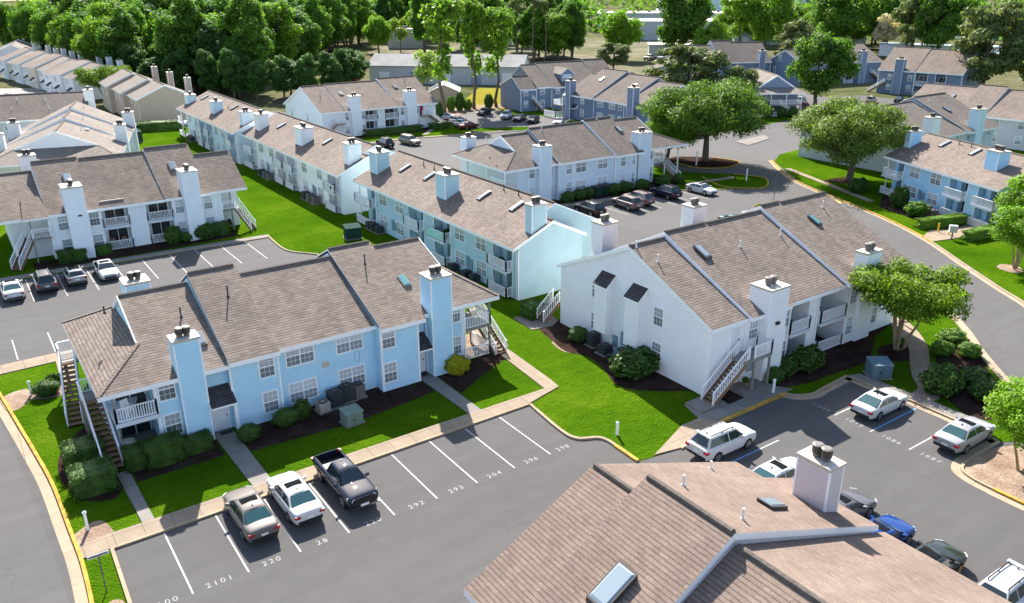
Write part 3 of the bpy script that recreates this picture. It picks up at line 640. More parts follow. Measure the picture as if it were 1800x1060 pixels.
sg = MB(); sg.box(18.35, 18.85, .06, .1, 2.75, 3.15); sg.build('wall_sign', M['cap'], b.root)
wr = MB(); wr.tube([(21.0+.2*math.cos(a), .07, 2.95+.45*math.sin(a)) for a in np.linspace(0, 6.28, 13)], [.015]*13, 5); wr.build('cable_loop', M['meter'], b.root)
b.balcony(5.0, 7.45, .0, 3.2, .1, pat=True); b.post(5.05, .05, 0, 4.8); b.post(7.42, .1, 0, 4.85, 'white', .06)
for u in (29.95,): b.post(u, 0, 0, 4.9, 'white', .06)
f = MB(); f.box(29.85, 32.4, 0, 3.1, 2.52, 2.72); f.build('balcony_floor', M['greywood'], b.root)
railing(b.root, [(29.95, .05, 2.72), (32.35, .05, 2.72), (32.35, 2.0, 2.72)]); railing(b.root, [(29.95, .05, .1), (32.3, .05, .1), (32.3, 2.8, .1)])
b.post(32.3, .1, 0, 4.85); b.post(31.0, 2.9, 0, 4.85, 'wood'); b.post(32.3, 2.9, 0, 2.6, 'wood')
stairs(b.root, (33.0, 3.6), (33.0, -.5), 1.0, 2.75)
stairs(b.root, (4.35, 4.4), (4.35, -.6), 1.05, 2.75); stairs(b.root, (4.0, 11.6), (3.3, 6.6), .95, 2.75)
f = MB(); f.box(3.75, 5.0, 4.4, 5.7, 2.5, 2.72); f.build('stair_landing', M['greywood'], b.root); f = MB(); f.box(3.5, 5.0, 11.6, 13.2, 2.5, 2.72); f.build('stair_landing', M['greywood'], b.root)
railing(b.root, [(3.8, 4.45, 2.72), (3.8, 5.65, 2.72), (4.95, 5.65, 2.72)]); railing(b.root, [(3.55, 11.7, 2.72), (3.55, 13.15, 2.72), (4.95, 13.15, 2.72)])
for v in (4.6, 5.6, 11.7, 13.1): b.post(3.8, v, 0, 2.6)
b.skylight(26.6, 3.15, .62, 1.2, 'skyteal'); b.skylight(11.05, 2.2, .6, 1.2)
b.vent(13.9, 4.9, .85, 'ventd'); b.vent(10.6, 4.6, .75, 'ventd'); b.vent(6.3, 6.4, .5, 'ventd'); b.vent(28.4, 2.7, .8, 'vent'); b.vent(24.4, 5.2, .85, 'ventd')
b.done()

# ---- B3: the white house with the big gable
b = Bld('apartment_house', 'white apartment house with two slim chimney chases on its big gable wall', 'apartment house', (0, 34.7), 0, 'white')
b.sec(40.75, 44.55, -.32, 5.36, 8.45, 9.2, 17.2, 5.3)
b.sec(44.55, 49.1, -.62, 5.44, 8.55, 9.62, 17.2, 5.3)
b.sec(49.1, 55.9, -.45, 5.5, 8.5, 9.58, 17.2, 5.3)
b.sec(55.9, 58.3, -.75, 5.62, 8.6, 9.98, 17.2, 5.3)
b.sec(58.3, 64.7, -.4, 5.77, 8.5, 9.92, 17.2, 5.3)
for u0, u1, v in ((40.9, 44.5, 0), (44.5, 49.62, -.15), (49.62, 52.05, 2.2), (52.05, 53.35, 0), (53.35, 56.75, 2.4), (56.75, 58.2, -.2), (58.2, 64.4, 0)): b.span(u0, u1, v)
for u, v in ((40.96, 0), (44.44, 0), (44.56, -.15), (49.56, -.15), (52.1, 0), (53.3, 0), (56.8, -.2), (64.3, 0)): b.cb(u, v)
for z in (3.55, .85): b.win(45.35, -.15, z, .85, 1.45); b.win(57.5, -.2, z, .8, 1.45); b.win(49.1, -.15, z, .6, 1.45); b.win(61.2, 0, z, .9, 1.4)
b.chim(45.9, 47.95, -.95, .9, 7.2, flue='flue2'); b.chim(58.2, 60.2, -.45, .6, 7.5, flue='flue2'); b.chim(56.2, 58.0, 16.3, 17.8, 8.0, flue='flue2'); b.chim(45.05, 46.75, 16.3, 17.8, 8.2, flue='flue2')
b.balcony(49.62, 52.05, 0, 2.2, .3); b.balcony(53.4, 56.7, 0, 2.4, .3)
door(b.root, 43.6, 0, 2.75); door(b.root, 43.7, 0, .12)
f = MB(); f.box(43.05, 46.0, -1.55, -.16, 2.5, 2.72); f.build('stair_landing', M['greywood'], b.root)
railing(b.root, [(44.15, -1.5, 2.72), (45.95, -1.5, 2.72), (45.95, -.2, 2.72)]); b.post(44.2, -1.45, .1, 2.6); b.post(45.9, -1.45, .1, 2.6)
stairs(b.root, (43.6, -.9), (40.2, -.9), 1.05, 2.72)
f = MB(); f.box(38.9, 41.3, -1.65, -.05, .0, .2); f.build('concrete_step', M['slab'], b.root)
f = MB(); f.box(43.1, 46.1, -1.75, -.05, .0, .22); f.box(44.2, 46.1, -2.1, -1.75, .0, .11); f.build('concrete_step', M['slab'], b.root)
stairs(b.root, (41.3, 17.9), (39.6, 17.9), .95, 1.6)
for y0, y1, zb in ((9.95, 11.35, 1.25), (6.35, 7.75, 1.25)):
    c = MB(); c.prism([(40.05, y0, zb+.3), (40.9, y0, zb-.1), (40.9, y1, zb-.1), (40.05, y1, zb+.3)], [(40.05, y0, 5.5), (40.9, y0, 6.25), (40.9, y1, 6.25), (40.05, y1, 5.5)]); o = c.build('chimney_chase', WALL['white'], b.root)
    c = MB(); c.prism([(39.9, y0-.12, 5.37), (40.9, y0-.12, 6.26), (40.9, y1+.12, 6.26), (39.9, y1+.12, 5.37)], [(39.9, y0-.12, 5.5), (40.9, y0-.12, 6.4), (40.9, y1+.12, 6.4), (39.9, y1+.12, 5.5)], 1, 0); c.build('chase_roof', [M['roof_dark'], M['white']], o)
    for y in (y0, y1): c = MB(); c.box(40.03, 40.12, y-.015, y+.06 if y == y0 else y+.015, zb+.3, 5.4); c.build('corner_board', M['white'], o)
for v, zs in ((12.1, (3.85, 1.05)), (5.0, (3.85, 1.05))):
    for z in zs: b.win(40.9, v, z, .9, 1.35, 'S', -math.pi/2)
for v, z0, z1, w in ((9.55, .5, 1.4, .5), (8.6, .9, 2.0, .55), (8.0, .9, 1.9, .45), (6.1, .6, 1.1, .3), (5.85, .5, 1.2, .25)):
    c = MB(); c.box(40.78, 40.9, v-w/2, v+w/2, z0, z1); c.build('meter_box', M['meter'], b.root)
b.pipe(41.0, -.02, 5.1); b.pipe(53.1, -.02, 5.1); b.pipe(49.4, -.17, 5.0)
f = MB(); f.box(46.75, 47.1, -1.12, -.95, 4.55, 4.75); f.build('wall_lamp', M['handle'], b.root)
b.skylight(45.95, 5.75, .68, 1.4, hgt=.22); b.skylight(59.7, 5.75, .55, 1.2, 'skyteal')
b.vent(41.85, 6.4); b.vent(49.95, 5.5); b.vent(55.0, 5.6); b.vent(62.4, 7.0); b.vent(41.3, 8.2, .5)
b.done()

# ---- long houses seen from their balcony side
def longhouse(label, org, ang, L_, wall, roof, n_ch, low_end, rec, wins, chs, skys, vents, utils, back=12.2, wall2=None):
    b = Bld('apartment_house', label, 'apartment house', org, ang, wall, roof)
    e = L_-low_end
    b.sec(-.35, e, -.62, 5.2, 5.9, 8.05, back, 5.2, ridge=True)
    if low_end: b.sec(e, L_+.12, -.62, 5.2, 3.9, 7.18, 8.0, 5.25)
    cuts = sorted([0, L_, e] + [x for r in rec for x in r]); cuts = [c for i, c in enumerate(cuts) if i == 0 or c-cuts[i-1] > .05]
    for a, c in zip(cuts, cuts[1:]):
        m = (a+c)/2; isr = any(r[0]-.01 < m < r[1]+.01 for r in rec)
        if isr: b.span(a, c, 1.7)
        else: b.span(a, c, 0)
    for i, r in enumerate(rec):
        for u in r:
            if .1 < u < L_-.1: b.cb(u-.065 if u == r[0] else u+.065, 0, 4.85)
        b.balcony(r[0], r[1], 0, 1.7, .75)
        dv = MB(); dv.box(r[0]+(r[1]-r[0])*.06, r[0]+(r[1]-r[0])*.32, .9, 1.7, .1, 4.85); dv.build('storage_closet', b.wall, b.root)
    b.cb(.06, 0, 4.9); b.cb(L_-.06, 0, 4.9)
    for u in wins:
        b.win(u, 0, 3.35, 1.75, 1.4, 'D'); b.win(u, 0, .75, 1.75, 1.4, 'D')
    for c in chs: b.chim(*c[:4], c[4], c[5] if len(c) > 5 else 4.0, n=c[6] if len(c) > 6 else 2)
    for u, v in skys: b.skylight(u, v, .6, 1.5, 'skyglass')
    for u, v in vents: b.vent(u, v, .6, 'ventd')
    for u in utils:
        for q in ((u-.45, u+.0, -.16, 0, .9, 2.1), (u+.1, u+.6, -.14, 0, 1.0, 1.9)): c = MB(); c.box(*q); c.build('meter_box', M['meter'], b.root)
    b.pipe(L_-.25, 0, 5.0)
    b.done(); return b
longhouse('turquoise apartment house with white balconies and long tan roof behind the bright blue one', (41, 92), -math.pi/2, 34.1, 'turquoise', 'roof_warm', 3, 2.2,
          [(.05, 4.4), (12.9, 16.3), (18.6, 21.9), (29.9, 33.1)], (6.5, 10.7, 23.8, 27.8),
          [(.5, 2.4, 1.4, 3.2, 8.55), (16.4, 18.4, 1.6, 3.4, 8.65, 4, 3), (32.9, 34.0, 1.6, 3.3, 8.75, 4)], ((5.5, 3.6), (11.3, 3.7), (22.6, 3.8), (28.3, 3.9)), ((7.7, 5.0), (10.2, 5.0), (23.9, 5.4), (26.5, 5.4)), (9.2, 25.6))
longhouse('white apartment house with balconies, right behind the turquoise one along the grass strip', (40.3, 133.5), -math.pi/2, 37.8, 'white', 'roof_warm', 3, 1.8,
          [(.05, 4.8), (14.2, 18.0), (18.6, 22.2), (33.4, 37.0)], (7.4, 12.0, 25.2, 30.6),
          [(1.8, 3.8, 1.2, 2.9, 8.4), (18.6, 21.0, 1.5, 3.4, 8.5, 4, 3), (35.6, 37.2, 1.5, 3.3, 8.7, 4)], ((7.6, 3.5), (25.2, 3.7)), ((17, 4.6),), (10.0, 28.4))
longhouse('pale blue apartment house with balconies at the far end of the grass strip', (39.3, 170), -math.pi/2, 35.0, 'pale_blue', 'roof_warm', 3, 1.8,
          [(.05, 4.4), (13.0, 16.5), (17.5, 21.0), (30.2, 34.2)], (6.6, 11.0, 23.6, 27.6),
          [(-.2, 1.8, 1.2, 2.9, 7.6), (16.4, 18.4, 1.4, 3.2, 8.1, 4, 3), (33.0, 34.6, 1.5, 3.2, 8.2, 4)], ((4.0, 3.9), (21.8, 4.1)), ((20, 3.6),), (9.0,))
longhouse('sky blue apartment house with white balconies beside the curved road on the right', (107.2, 62.3), math.atan2(-.93, -.368), 20.4, 'sky_blue', 'roof_warm', 2, 0,
          [(.05, 3.3), (11.9, 15.0), (16.7, 20.0)], (5.5, 9.5), [(.0, .95, 2.1, 3.9, 8.5, 4, 2), (14.5, 16.5, 2.1, 3.8, 8.6, 4, 4)], ((4.7, 4.5), (10.3, 4.4)), ((6.5, 5.2), (8.6, 5.2)), (7.4,), 12.6)

# ---- B7: lavender-white house on the left
b = Bld('apartment_house', 'lavender-white apartment house with two tall white chimneys behind the far row of four parked cars', 'apartment house', (0, 96.8), 0, 'lavender_white', 'roof_warm')
b.sec(1.2, 7.35, -.45, 5.0, 7.2, 8.4, 15.5, 4.8)
b.sec(7.35, 12.1, -.45, 5.0, 7.3, 9.38, 15.5, 4.8); b.sec(12.1, 19.2, -.42, 5.0, 7.1, 9.25, 15.5, 4.8); b.sec(19.2, 24.3, -.5, 5.05, 7.3, 9.6, 15.5, 4.8); b.sec(24.3, 28.6, -.35, 5.12, 5.5, 8.54, 15.5, 4.3)
for u0, u1, v in ((3.9, 7.3, 2.0), (7.3, 12.5, 0), (12.5, 15.25, 1.6), (15.25, 17.1, 0), (17.1, 19.9, 1.6), (19.9, 25.5, 0), (25.5, 28.0, 2.2)): b.span(u0, u1, v)
for u, v in ((7.36, 0), (12.44, 0), (15.3, 0), (17.04, 0), (19.96, 0), (25.44, 0), (7.9, 0), (24.75, 0)): b.cb(u, v)
for z in (3.15, .5):
    for u in (8.7, 11.75): b.win(u, 0, z, .95, 1.55)
for z in (3.15, .6):
    for u in (20.7, 23.95): b.win(u, 0, z, .85, 1.5)
b.chim(9.1, 11.0, -1.6, .7, 7.8); b.chim(21.1, 22.9, -1.5, .7, 7.95); b.chim(6.9, 8.6, 14.4, 16, 8.8)
b.balcony(12.5, 15.25, 0, 1.6, .2); b.balcony(17.1, 19.9, 0, 1.6, .2)
r = MB(); r.slab([(5.0, -.9, 4.95), (7.4, -.9, 4.95), (7.4, 2.6, 6.55), (5.4, 2.6, 6.55)], .18, 0, 1); r.build('porch_roof', [M['roof_warm'], M['white']], b.root)
b.post(5.6, -.3, 0, 4.85); b.post(26.6, .2, 0, 4.95); f = MB(); f.box(5.4, 7.35, -.4, 2, 2.5, 2.72); f.build('balcony_floor', M['greywood'], b.root); f = MB(); f.box(25.5, 27.6, -.1, 2.2, 2.5, 2.72); f.build('balcony_floor', M['greywood'], b.root)
railing(b.root, [(5.6, -.35, 2.72), (7.3, -.35, 2.72)]); railing(b.root, [(25.55, -.05, 2.72), (27.0, -.05, 2.72)])
stairs(b.root, (5.4, .6), (3.4, -1.8), .95, 2.7); stairs(b.root, (27.3, .2), (28.5, -1.3), .95, 2.7); railing(b.root, [(3.9, -1, 1.3), (3.9, .3, 1.3)])
b.skylight(10.4, 4.3, .8, 1.2); b.skylight(21.5, 4.0, .8, 1.3); f = MB(); f.box(12.6, 15.1, .4, .5, 5.5, 5.6); f.build('snow_rail', M['cap'], b.root)
f = MB(); f.box(10.05, 10.45, -1.72, -1.6, 4.75, 4.9); f.build('wall_lamp', M['handle'], b.root)
b.done()

# ---- B11: ice blue house behind the row of dark SUVs
b = Bld('apartment_house', 'ice-blue apartment house with hipped end behind the row of dark SUVs', 'apartment house', (0, 86.2), 0, 'ice_blue', 'roof_grey')
b.sec(62.6, 67.2, -.6, 5.1, 6.3, 8.3, 12.8, 5.2, hipL=(58.5, 6.75))
b.sec(67.2, 77.0, -1.1, 5.15, 6.3, 8.85, 13.5, 5.2); b.sec(77.0, 82.2, -1.5, 5.1, 6.3, 9.15, 13.5, 5.2); b.sec(82.2, 87.5, -.7, 5.15, 6.3, 8.6, 13, 5.2, hipR=(92.0, 6.75))
b.span(60.9, 62.7, .0, flat=True)
for u0, u1, v in ((62.7, 67.2, 0), (67.2, 76.9, -.7), (76.9, 81.0, -1.2), (81.0, 85.6, 0)): b.span(u0, u1, v)
for u, v in ((62.76, 0), (67.26, -.7), (76.84, -.7), (76.96, -1.2), (80.94, -1.2), (85.5, 0), (69.9, -.7)): b.cb(u, v, 4.95)
for z in (3.5, .9):
    b.win(63.2, 0, z, .85, 1.4); b.win(66.3, 0, z, .8, 1.4); b.win(69.0, -.7, z, .9, 1.4); b.win(71.1, -.7, z, 1.7, 1.4, 'D'); b.win(75.0, -.7, z, 1.7, 1.4, 'D'); b.win(78.4, -1.2, z, .85, 1.4); b.win(84.9, 0, z, .7, 1.4); b.win(80.4, -1.2, z, .5, 1.4)
b.chim(63.9, 65.8, -1.0, .8, 7.6); b.chim(81.6, 83.9, -1.0, .8, 7.6); b.chim(60.7, 62.4, 12.3, 13.8, 7.2)
b.balcony(59.0, 60.9, .2, 3.5, 0, pat=False); b.post(59.0, .1, 0, 5.0, 'white'); b.post(59.0, 4.5, 0, 5, 'white'); b.post(59.0, 9.5, 0, 5, 'white')
railing(b.root, [(59.0, .2, 2.72), (59.0, 3.5, 2.72)])
f = MB(); f.box(85.6, 88.2, .1, 3, 2.5, 2.72); f.build('balcony_floor', M['greywood'], b.root); railing(b.root, [(85.7, .15, 2.72), (88.1, .15, 2.72), (88.1, 3, 2.72)]); b.post(88.1, .2, 0, 5, 'white'); b.post(90.8, .2, 0, 5, 'white')
stairs(b.root, (88.8, 2.2), (89.6, -1.4), .95, 2.72)
b.skylight(81.5, 3.4, .6, 1.3); b.vent(69, 5.6); b.vent(79.4, 6.0); b.vent(61.0, 7.6, .5); b.vent(60.2, 5.0, .5)
b.done()

# ---- B10: white house at the centre back
b = Bld('apartment_house', 'white apartment house before the dense wood with a plain gable on its left end', 'apartment house', (0, 149.3), 0, 'lavender_white', 'roof_warm')
b.sec(59.6, 64.6, -.5, 4.9, 9.0, 8.9, 19.5, 4.6); b.sec(64.6, 76.2, -.7, 4.9, 9.0, 9.05, 19.5, 4.6); b.sec(76.2, 85.0, -.7, 4.9, 9.0, 9.45, 19.5, 4.6)
for u0, u1, v in ((59.9, 64.3, 0), (64.3, 68.9, -.2), (68.9, 71.5, 1.5), (71.5, 73.2, 0), (73.2, 76.1, 1.5), (76.1, 80.9, -.2), (80.9, 84.8, 0)): b.span(u0, u1, v)
for u, v in ((59.96, 0), (64.36, -.2), (68.84, -.2), (71.56, 0), (73.14, 0), (76.2, -.2), (80.84, -.2), (84.7, 0)): b.cb(u, v)
for z in (3.1, .5):
    for u in (64.95, 68.4, 77.0, 80.45): b.win(u, -.2, z, .75, 1.45)
b.chim(65.7, 67.7, -1.1, .7, 7.5); b.chim(77.7, 79.9, -1.1, .7, 7.6); b.balcony(68.9, 71.5, 0, 1.5, .3); b.balcony(73.2, 76.1, 0, 1.5, .3)
f = MB(); f.box(62.6, 64.3, -1.3, 0, 2.5, 2.7); f.build('stair_landing', M['greywood'], b.root); f = MB(); f.box(81.0, 82.6, -1.3, 0, 2.5, 2.7); f.build('stair_landing', M['greywood'], b.root)
stairs(b.root, (62.4, -.7), (59.6, -.7), .95, 2.7); stairs(b.root, (82.7, -.7), (86.2, -.7), .95, 2.7); railing(b.root, [(81.05, -1.25, 2.7), (82.6, -1.25, 2.7)]); railing(b.root, [(62.6, -1.25, 2.7), (64.2, -1.25, 2.7)])
door(b.root, 81.4, 0, 2.72, mat='door_red')
for v, z in ((7.0, 2.5), (15.3, 2.5)): b.win(59.9, v, z, .9, 1.5, 'S', -math.pi/2)
b.skylight(66.4, 5.2, .7, 1.2); b.skylight(78.6, 5.6, .7, 1.2); b.vent(62.0, 5, .7, 'ventd'); b.vent(71, 5, .7, 'vent'); b.vent(81.6, 7, .7, 'ventd')
b.done()

# ---- B2: near roof at the bottom right
b = Bld('apartment_house', 'nearest house, a warm brown roof with one square white chimney, bottom right', 'apartment house', (13.8, 23), -math.pi/2, 'pinkish', 'roof_near')
b.sec(.25, 2.95, -.4, 4.95, 6.3, 8.35, 15.9, 4.95); b.sec(2.95, 7.55, -.45, 4.95, 6.8, 9.05, 16.9, 5.05); b.sec(7.55, 24, -.4, 4.7, 6.9, 8.5, 17.5, 4.45)
b.span(.6, 2.95, 0); b.span(2.95, 7.5, .1); b.span(7.5, 23.6, 0)
b.chim(4.55, 6.25, 14.55, 15.55, 8.0, 4.0, wall=WALL['pinkish'])
b.skylight(5.35, 2.9, 1.0, 1.6, hgt=.25); b.skylight(5.55, 11.7, .8, 1.1, hgt=.16); b.vent(3.8, 8.05, .5); b.vent(6.6, 8.4, .5); b.vent(.9, 13.2, .4)
b.done()
# ---------------------------------------------------------------- vehicles
def paint(name, c, metal=.0, rough=.28):
    t = NT(name); t.col(c); t.rough(.5, .03, metal*.5); t.b.inputs['Coat Weight'].default_value = .75; t.b.inputs['Coat Roughness'].default_value = .02; return t.m
PC = {k: paint('car_paint_'+k, c, m) for k, (c, m) in {
    'white': ((.52, .52, .525), 0), 'silver': ((.3, .3, .31), .4), 'bronze': ((.13, .115, .108), .4), 'black': ((.012, .012, .014), 0), 'blackblue': ((.012, .016, .03), 0),
    'grey': ((.1, .095, .1), .5), 'taupe': ((.17, .14, .13), .5), 'mauve': ((.17, .12, .13), .5), 'blue': ((.006, .035, .16), .1), 'maroon': ((.13, .02, .015), .2), 'red': ((.3, .02, .03), .1),
    'beige': ((.3, .26, .2), .4), 'greenblack': ((.02, .024, .022), .1), 'teal': ((.05, .1, .11), .4), 'tan': ((.5, .44, .34), .3)}.items()}
t = NT('car_glass'); t.col((.018, .03, .034)); t.rough(.04, .8); M['cglass'] = t.m
t = NT('car_glass_teal'); t.col((.03, .12, .125)); t.rough(.04, .8); M['cglass2'] = t.m
t.col((.025, .075, .08))
t = NT('sunroof_glass'); t.col((.012, .014, .016)); t.rough(.6, .0); M['sunroof'] = t.m
M['tyre'] = flat('tyre_rubber', (.012, .012, .013), .8, .2, var=0); M['rim'] = flat('wheel_rim', (.42, .42, .43), .3, .5, .8, var=0)
M['head'] = flat('headlight_lens', (.6, .62, .63), .08, .7, var=0); M['tail'] = flat('tail_light_red', (.35, .012, .015), .12, .6, var=0)
M['plate'] = flat('number_plate', (.7, .7, .68), .5, .3, var=0); M['trimblk'] = flat('car_black_trim', (.014, .014, .015), .5, .35, var=0); M['chrome'] = flat('car_chrome', (.6, .6, .6), .12, .5, 1.0, var=0)

def eval_mesh(o):
    dg = bpy.context.evaluated_depsgraph_get(); return bpy.data.meshes.new_from_object(o.evaluated_get(dg))
def car_proto(kind):
    P = {
     'sedan': dict(st=[(-2.42, .42, .84, .70), (-2.37, .32, .93, .80), (-2.1, .25, 1.0, .87), (-1.55, .2, 1.0, .905), (-.6, .18, .98, .915), (.4, .18, .96, .915), (1.05, .18, .95, .905), (1.6, .19, .88, .895), (2.05, .22, .79, .85), (2.33, .28, .70, .76), (2.42, .36, .6, .66)],
        A=(1.12, .94), B=(.3, 1.4), Cc=(-.95, 1.41), D=(-1.78, .99), crown=1.46, wb=(1.42, -1.38), r=.33, pil=-.3),
     'coupe': dict(st=[(-2.25, .42, .8, .70), (-2.2, .32, .9, .80), (-1.9, .25, .95, .87), (-1.4, .2, .96, .90), (-.6, .18, .93, .905), (.4, .18, .91, .905), (1.05, .18, .9, .90), (1.6, .19, .84, .89), (2.0, .22, .76, .85), (2.22, .28, .68, .76), (2.3, .36, .58, .66)],
        A=(1.1, .9), B=(.25, 1.33), Cc=(-.75, 1.34), D=(-1.8, .95), crown=1.38, wb=(1.38, -1.3), r=.33, pil=-.45),
     'suv': dict(st=[(-2.35, .5, .98, .78), (-2.3, .38, 1.06, .87), (-1.9, .3, 1.1, .92), (-.8, .27, 1.08, .935), (.5, .27, 1.06, .935), (1.15, .27, 1.06, .93), (1.7, .28, 1.02, .91), (2.1, .32, .94, .86), (2.3, .38, .84, .78), (2.36, .46, .7, .7)],
        A=(1.2, 1.07), B=(.45, 1.66), Cc=(-1.8, 1.66), D=(-2.22, 1.12), crown=1.75, wb=(1.42, -1.36), r=.37, pil=-.25, rails=True),
     'hatch': dict(st=[(-2.1, .45, .95, .74), (-2.05, .34, 1.0, .83), (-1.7, .26, 1.03, .88), (-.8, .23, 1.01, .895), (.4, .23, .99, .895), (1.0, .23, .98, .885), (1.5, .24, .93, .87), (1.85, .28, .86, .82), (2.03, .34, .75, .74), (2.1, .42, .64, .66)],
        A=(1.15, .97), B=(.4, 1.46), Cc=(-1.45, 1.47), D=(-1.98, 1.05), crown=1.54, wb=(1.28, -1.25), r=.34, pil=-.25, roofwin=True),
     'pickup': dict(st=[(-2.75, .55, 1.05, .86), (-2.7, .48, 1.13, .92), (-1.8, .42, 1.14, .94), (-.6, .4, 1.12, .945), (.6, .4, 1.12, .945), (1.2, .4, 1.13, .94), (1.75, .4, 1.12, .925), (2.3, .42, 1.08, .915), (2.56, .46, 1.03, .89), (2.62, .5, .93, .86)],
        A=(1.3, 1.12), B=(.62, 1.68), Cc=(-.62, 1.7), D=(-.82, 1.14), crown=1.77, wb=(1.68, -1.55), r=.42, pil=.0, bed=True)}[kind]
    st = [(x*1.015, zb-.03, zs+.03, hw*1.02) for x, zb, zs, hw in P['st']]; mb = MB(); rings = []
    for x, zb, zs, hw in st:
        h = zs-zb; half = [(0, zb), (.78*hw, zb), (.96*hw, zb+.1*h), (hw, zb+.38*h), (hw*.99, zb+.68*h), (hw*.965, zs-.09*h), (hw*.86, zs), (hw*.45, zs+.025), (0, zs+.035)]
        ring = [(x, y, z) for y, z in half] + [(x, -y, z) for y, z in half[-2:0:-1]]
        rings.append(ring)
    n = len(rings[0])
    for rg in rings: mb.v += rg
    for i in range(len(rings)-1):
        for k in range(n):
            k2 = (k+1) % n; mb.f.append((i*n+k, i*n+k2, (i+1)*n+k2, (i+1)*n+k)); mb.m.append(0)
    mb.f.append(tuple(range(n))[::-1]); mb.f.append(tuple((len(rings)-1)*n+k for k in range(n))); mb.m += [0, 0]
    tmp = mb.build('tmp', [M['trimblk'], M['trimblk']])
    sb = tmp.modifiers.new('s', 'SUBSURF'); sb.levels = 2 if kind != 'pickup' else 1; sb.render_levels = sb.levels
    cut = MB()
    for wx in P['wb']:
        for sy in (-1, 1): cut.tube([(wx, sy*.62, P['r']), (wx, sy*1.3, P['r'])], [P['r']+.055]*2, 24)
    if P.get('bed'): cut.box(-2.62, -.92, -.74, .74, .72, 1.6)
    co = cut.build('tmpc', M['trimblk']); md = tmp.modifiers.new('b', 'BOOLEAN'); md.object = co; md.operation = 'DIFFERENCE'; md.solver = 'EXACT'
    bme = eval_mesh(tmp); bpy.data.objects.remove(tmp); bpy.data.objects.remove(co)
    # greenhouse
    (ax, az), (bx, bz), (cx, cz), (dx, dz), zc = P['A'], P['B'], P['Cc'], P['D'], P['crown']
    hb = st[4][3]*.905; kk = .46
    Y = lambda z: hb-kk*(z-.95)
    top = max(bz, cz)
    bm = bmesh.new(); mx = [bx+(cx-bx)*q for q in (.33, .67)]
    side = [(ax, az-.06), (bx, bz), (mx[0], bz+.025), (mx[1], cz+.025), (cx, cz), (dx, dz-.08)]
    lv = [bm.verts.new((x, Y(z), z)) for x, z in side]; rv = [bm.verts.new((x, -Y(z), z)) for x, z in side]
    cv = [bm.verts.new((x, 0, z+(zc-top)*w)) for (x, z), w in zip(side[1:5], (.6, .8, .8, .6))]
    bm.faces.new(lv); bm.faces.new(rv[::-1]); bm.faces.new([lv[0], rv[0], rv[1], cv[0], lv[1]]); bm.faces.new([lv[4], cv[3], rv[4], rv[5], lv[5]])
    for i in range(3): bm.faces.new([lv[i+1], cv[i], cv[i+1], lv[i+2]]); bm.faces.new([rv[i+1], rv[i+2], cv[i+1], cv[i]])
    bm.faces.new([lv[0], lv[5], rv[5], rv[0]])
    bmesh.ops.recalc_face_normals(bm, faces=bm.faces)
    ed = [e for e in bm.edges if all(abs(v.co.y) > .01 for v in e.verts) and min(v.co.z for v in e.verts) > az+.1 and e.verts[0].co.y*e.verts[1].co.y > 0]
    bmesh.ops.bevel(bm, geom=ed, offset=.1, segments=3, profile=.55, affect='EDGES')
    gme = bpy.data.meshes.new('g'); bm.to_mesh(gme); bm.free()
    bm = bmesh.new(); bm.from_mesh(bme); bm.from_mesh(gme); 
    for f in bm.faces: f.material_index = 1 if kind in ('suv', 'pickup') and f.calc_center_median().z < (.42 if kind == 'suv' else .5) else 0; f.smooth = True
    me = bpy.data.meshes.new('body'); bm.to_mesh(me); bm.free(); me.materials.clear(); me.materials.append(PC['white']); me.materials.append(M['trimblk'])
    me.set_sharp_from_angle(angle=R_(45))
    root = thing('car_proto', 'x', 'car'); body = child('body', me, root); body.material_slots[0].link = 'OBJECT'
    # glass panels, a few mm proud of the cabin
    def lerp(p, q, t): return tuple(a+(b-a)*t for a, b in zip(p, q))
    def screen(name, lo, hi, off, f0=.06, f1=.9, ins=.07, mat='cglass'):
        (lx, lz), (hx, hz) = lo, hi; m = MB(); pts = []
        for f, sg in ((f0, 1), (f0, -1), (f1, -1), (f1, 1)):
            x, z = lx+(hx-lx)*f, lz+(hz-lz)*f; pts.append((x+off[0], sg*(Y(z)-ins), z+off[1]))
        m.poly(pts); return m.build(name, M[mat], root)
    gm = 'cglass2' if kind in ('sedan', 'coupe') else 'cglass'
    screen('windshield', (ax, az), (bx, bz), (.012, .014), .05, .93); screen('rear_window', (dx, dz), (cx, cz), (-.014, .014), .12, .9, .1, gm)
    for sg in (1, -1):
        def pt(x, z): return (x, sg*(Y(z)+.006), z)
        zl = az+.05; zh = min(bz, cz)-.075; fx = lambda z: ax+(bx-ax)*(z-az)/(bz-az)-.1; rx = lambda z: dx+(cx-dx)*(z-dz)/(cz-dz)+.13; zr = max(zl, dz+.03); pil = P['pil']
        m = MB(); m.poly([pt(pil+.04, zl), pt(fx(zl), zl), pt(fx(zh), zh), pt(pil+.04, zh)]); m.build('side_window', M['cglass'], root)
        m = MB(); m.poly([pt(rx(zr), zr), pt(pil-.04, zl), pt(pil-.04, zh), pt(rx(zh), zh)]); m.build('side_window', M['cglass'], root)
        xf, zbf, zsf, hwf = st[-3]; xr, zbr, zsr, hwr = st[1]
        xn = st[-1][0]
        m = MB(); m.prism([(xn-.34, sg*(hwf-.035), zsf-.2), (xn-.02, sg*(hwf*.62), zsf-.27), (xn-.02, sg*hwf*.6, zsf-.1), (xn-.34, sg*(hwf-.06), zsf-.07)], [(xn-.3, sg*(hwf+.012), zsf-.18), (xn+.012, sg*hwf*.78, zsf-.27), (xn-.03, sg*hwf*.74, zsf-.12), (xn-.32, sg*(hwf-.01), zsf-.055)]); m.build('headlight', M['head'], root)
        x0 = st[0][0]
        m = MB(); m.box(x0-.008, x0+.22, sg*hwr*.66 if sg > 0 else -hwr*1.015, hwr*1.015 if sg > 0 else -hwr*.66, zsr-.25, zsr-.09); m.build('tail_light', M['tail'], root)
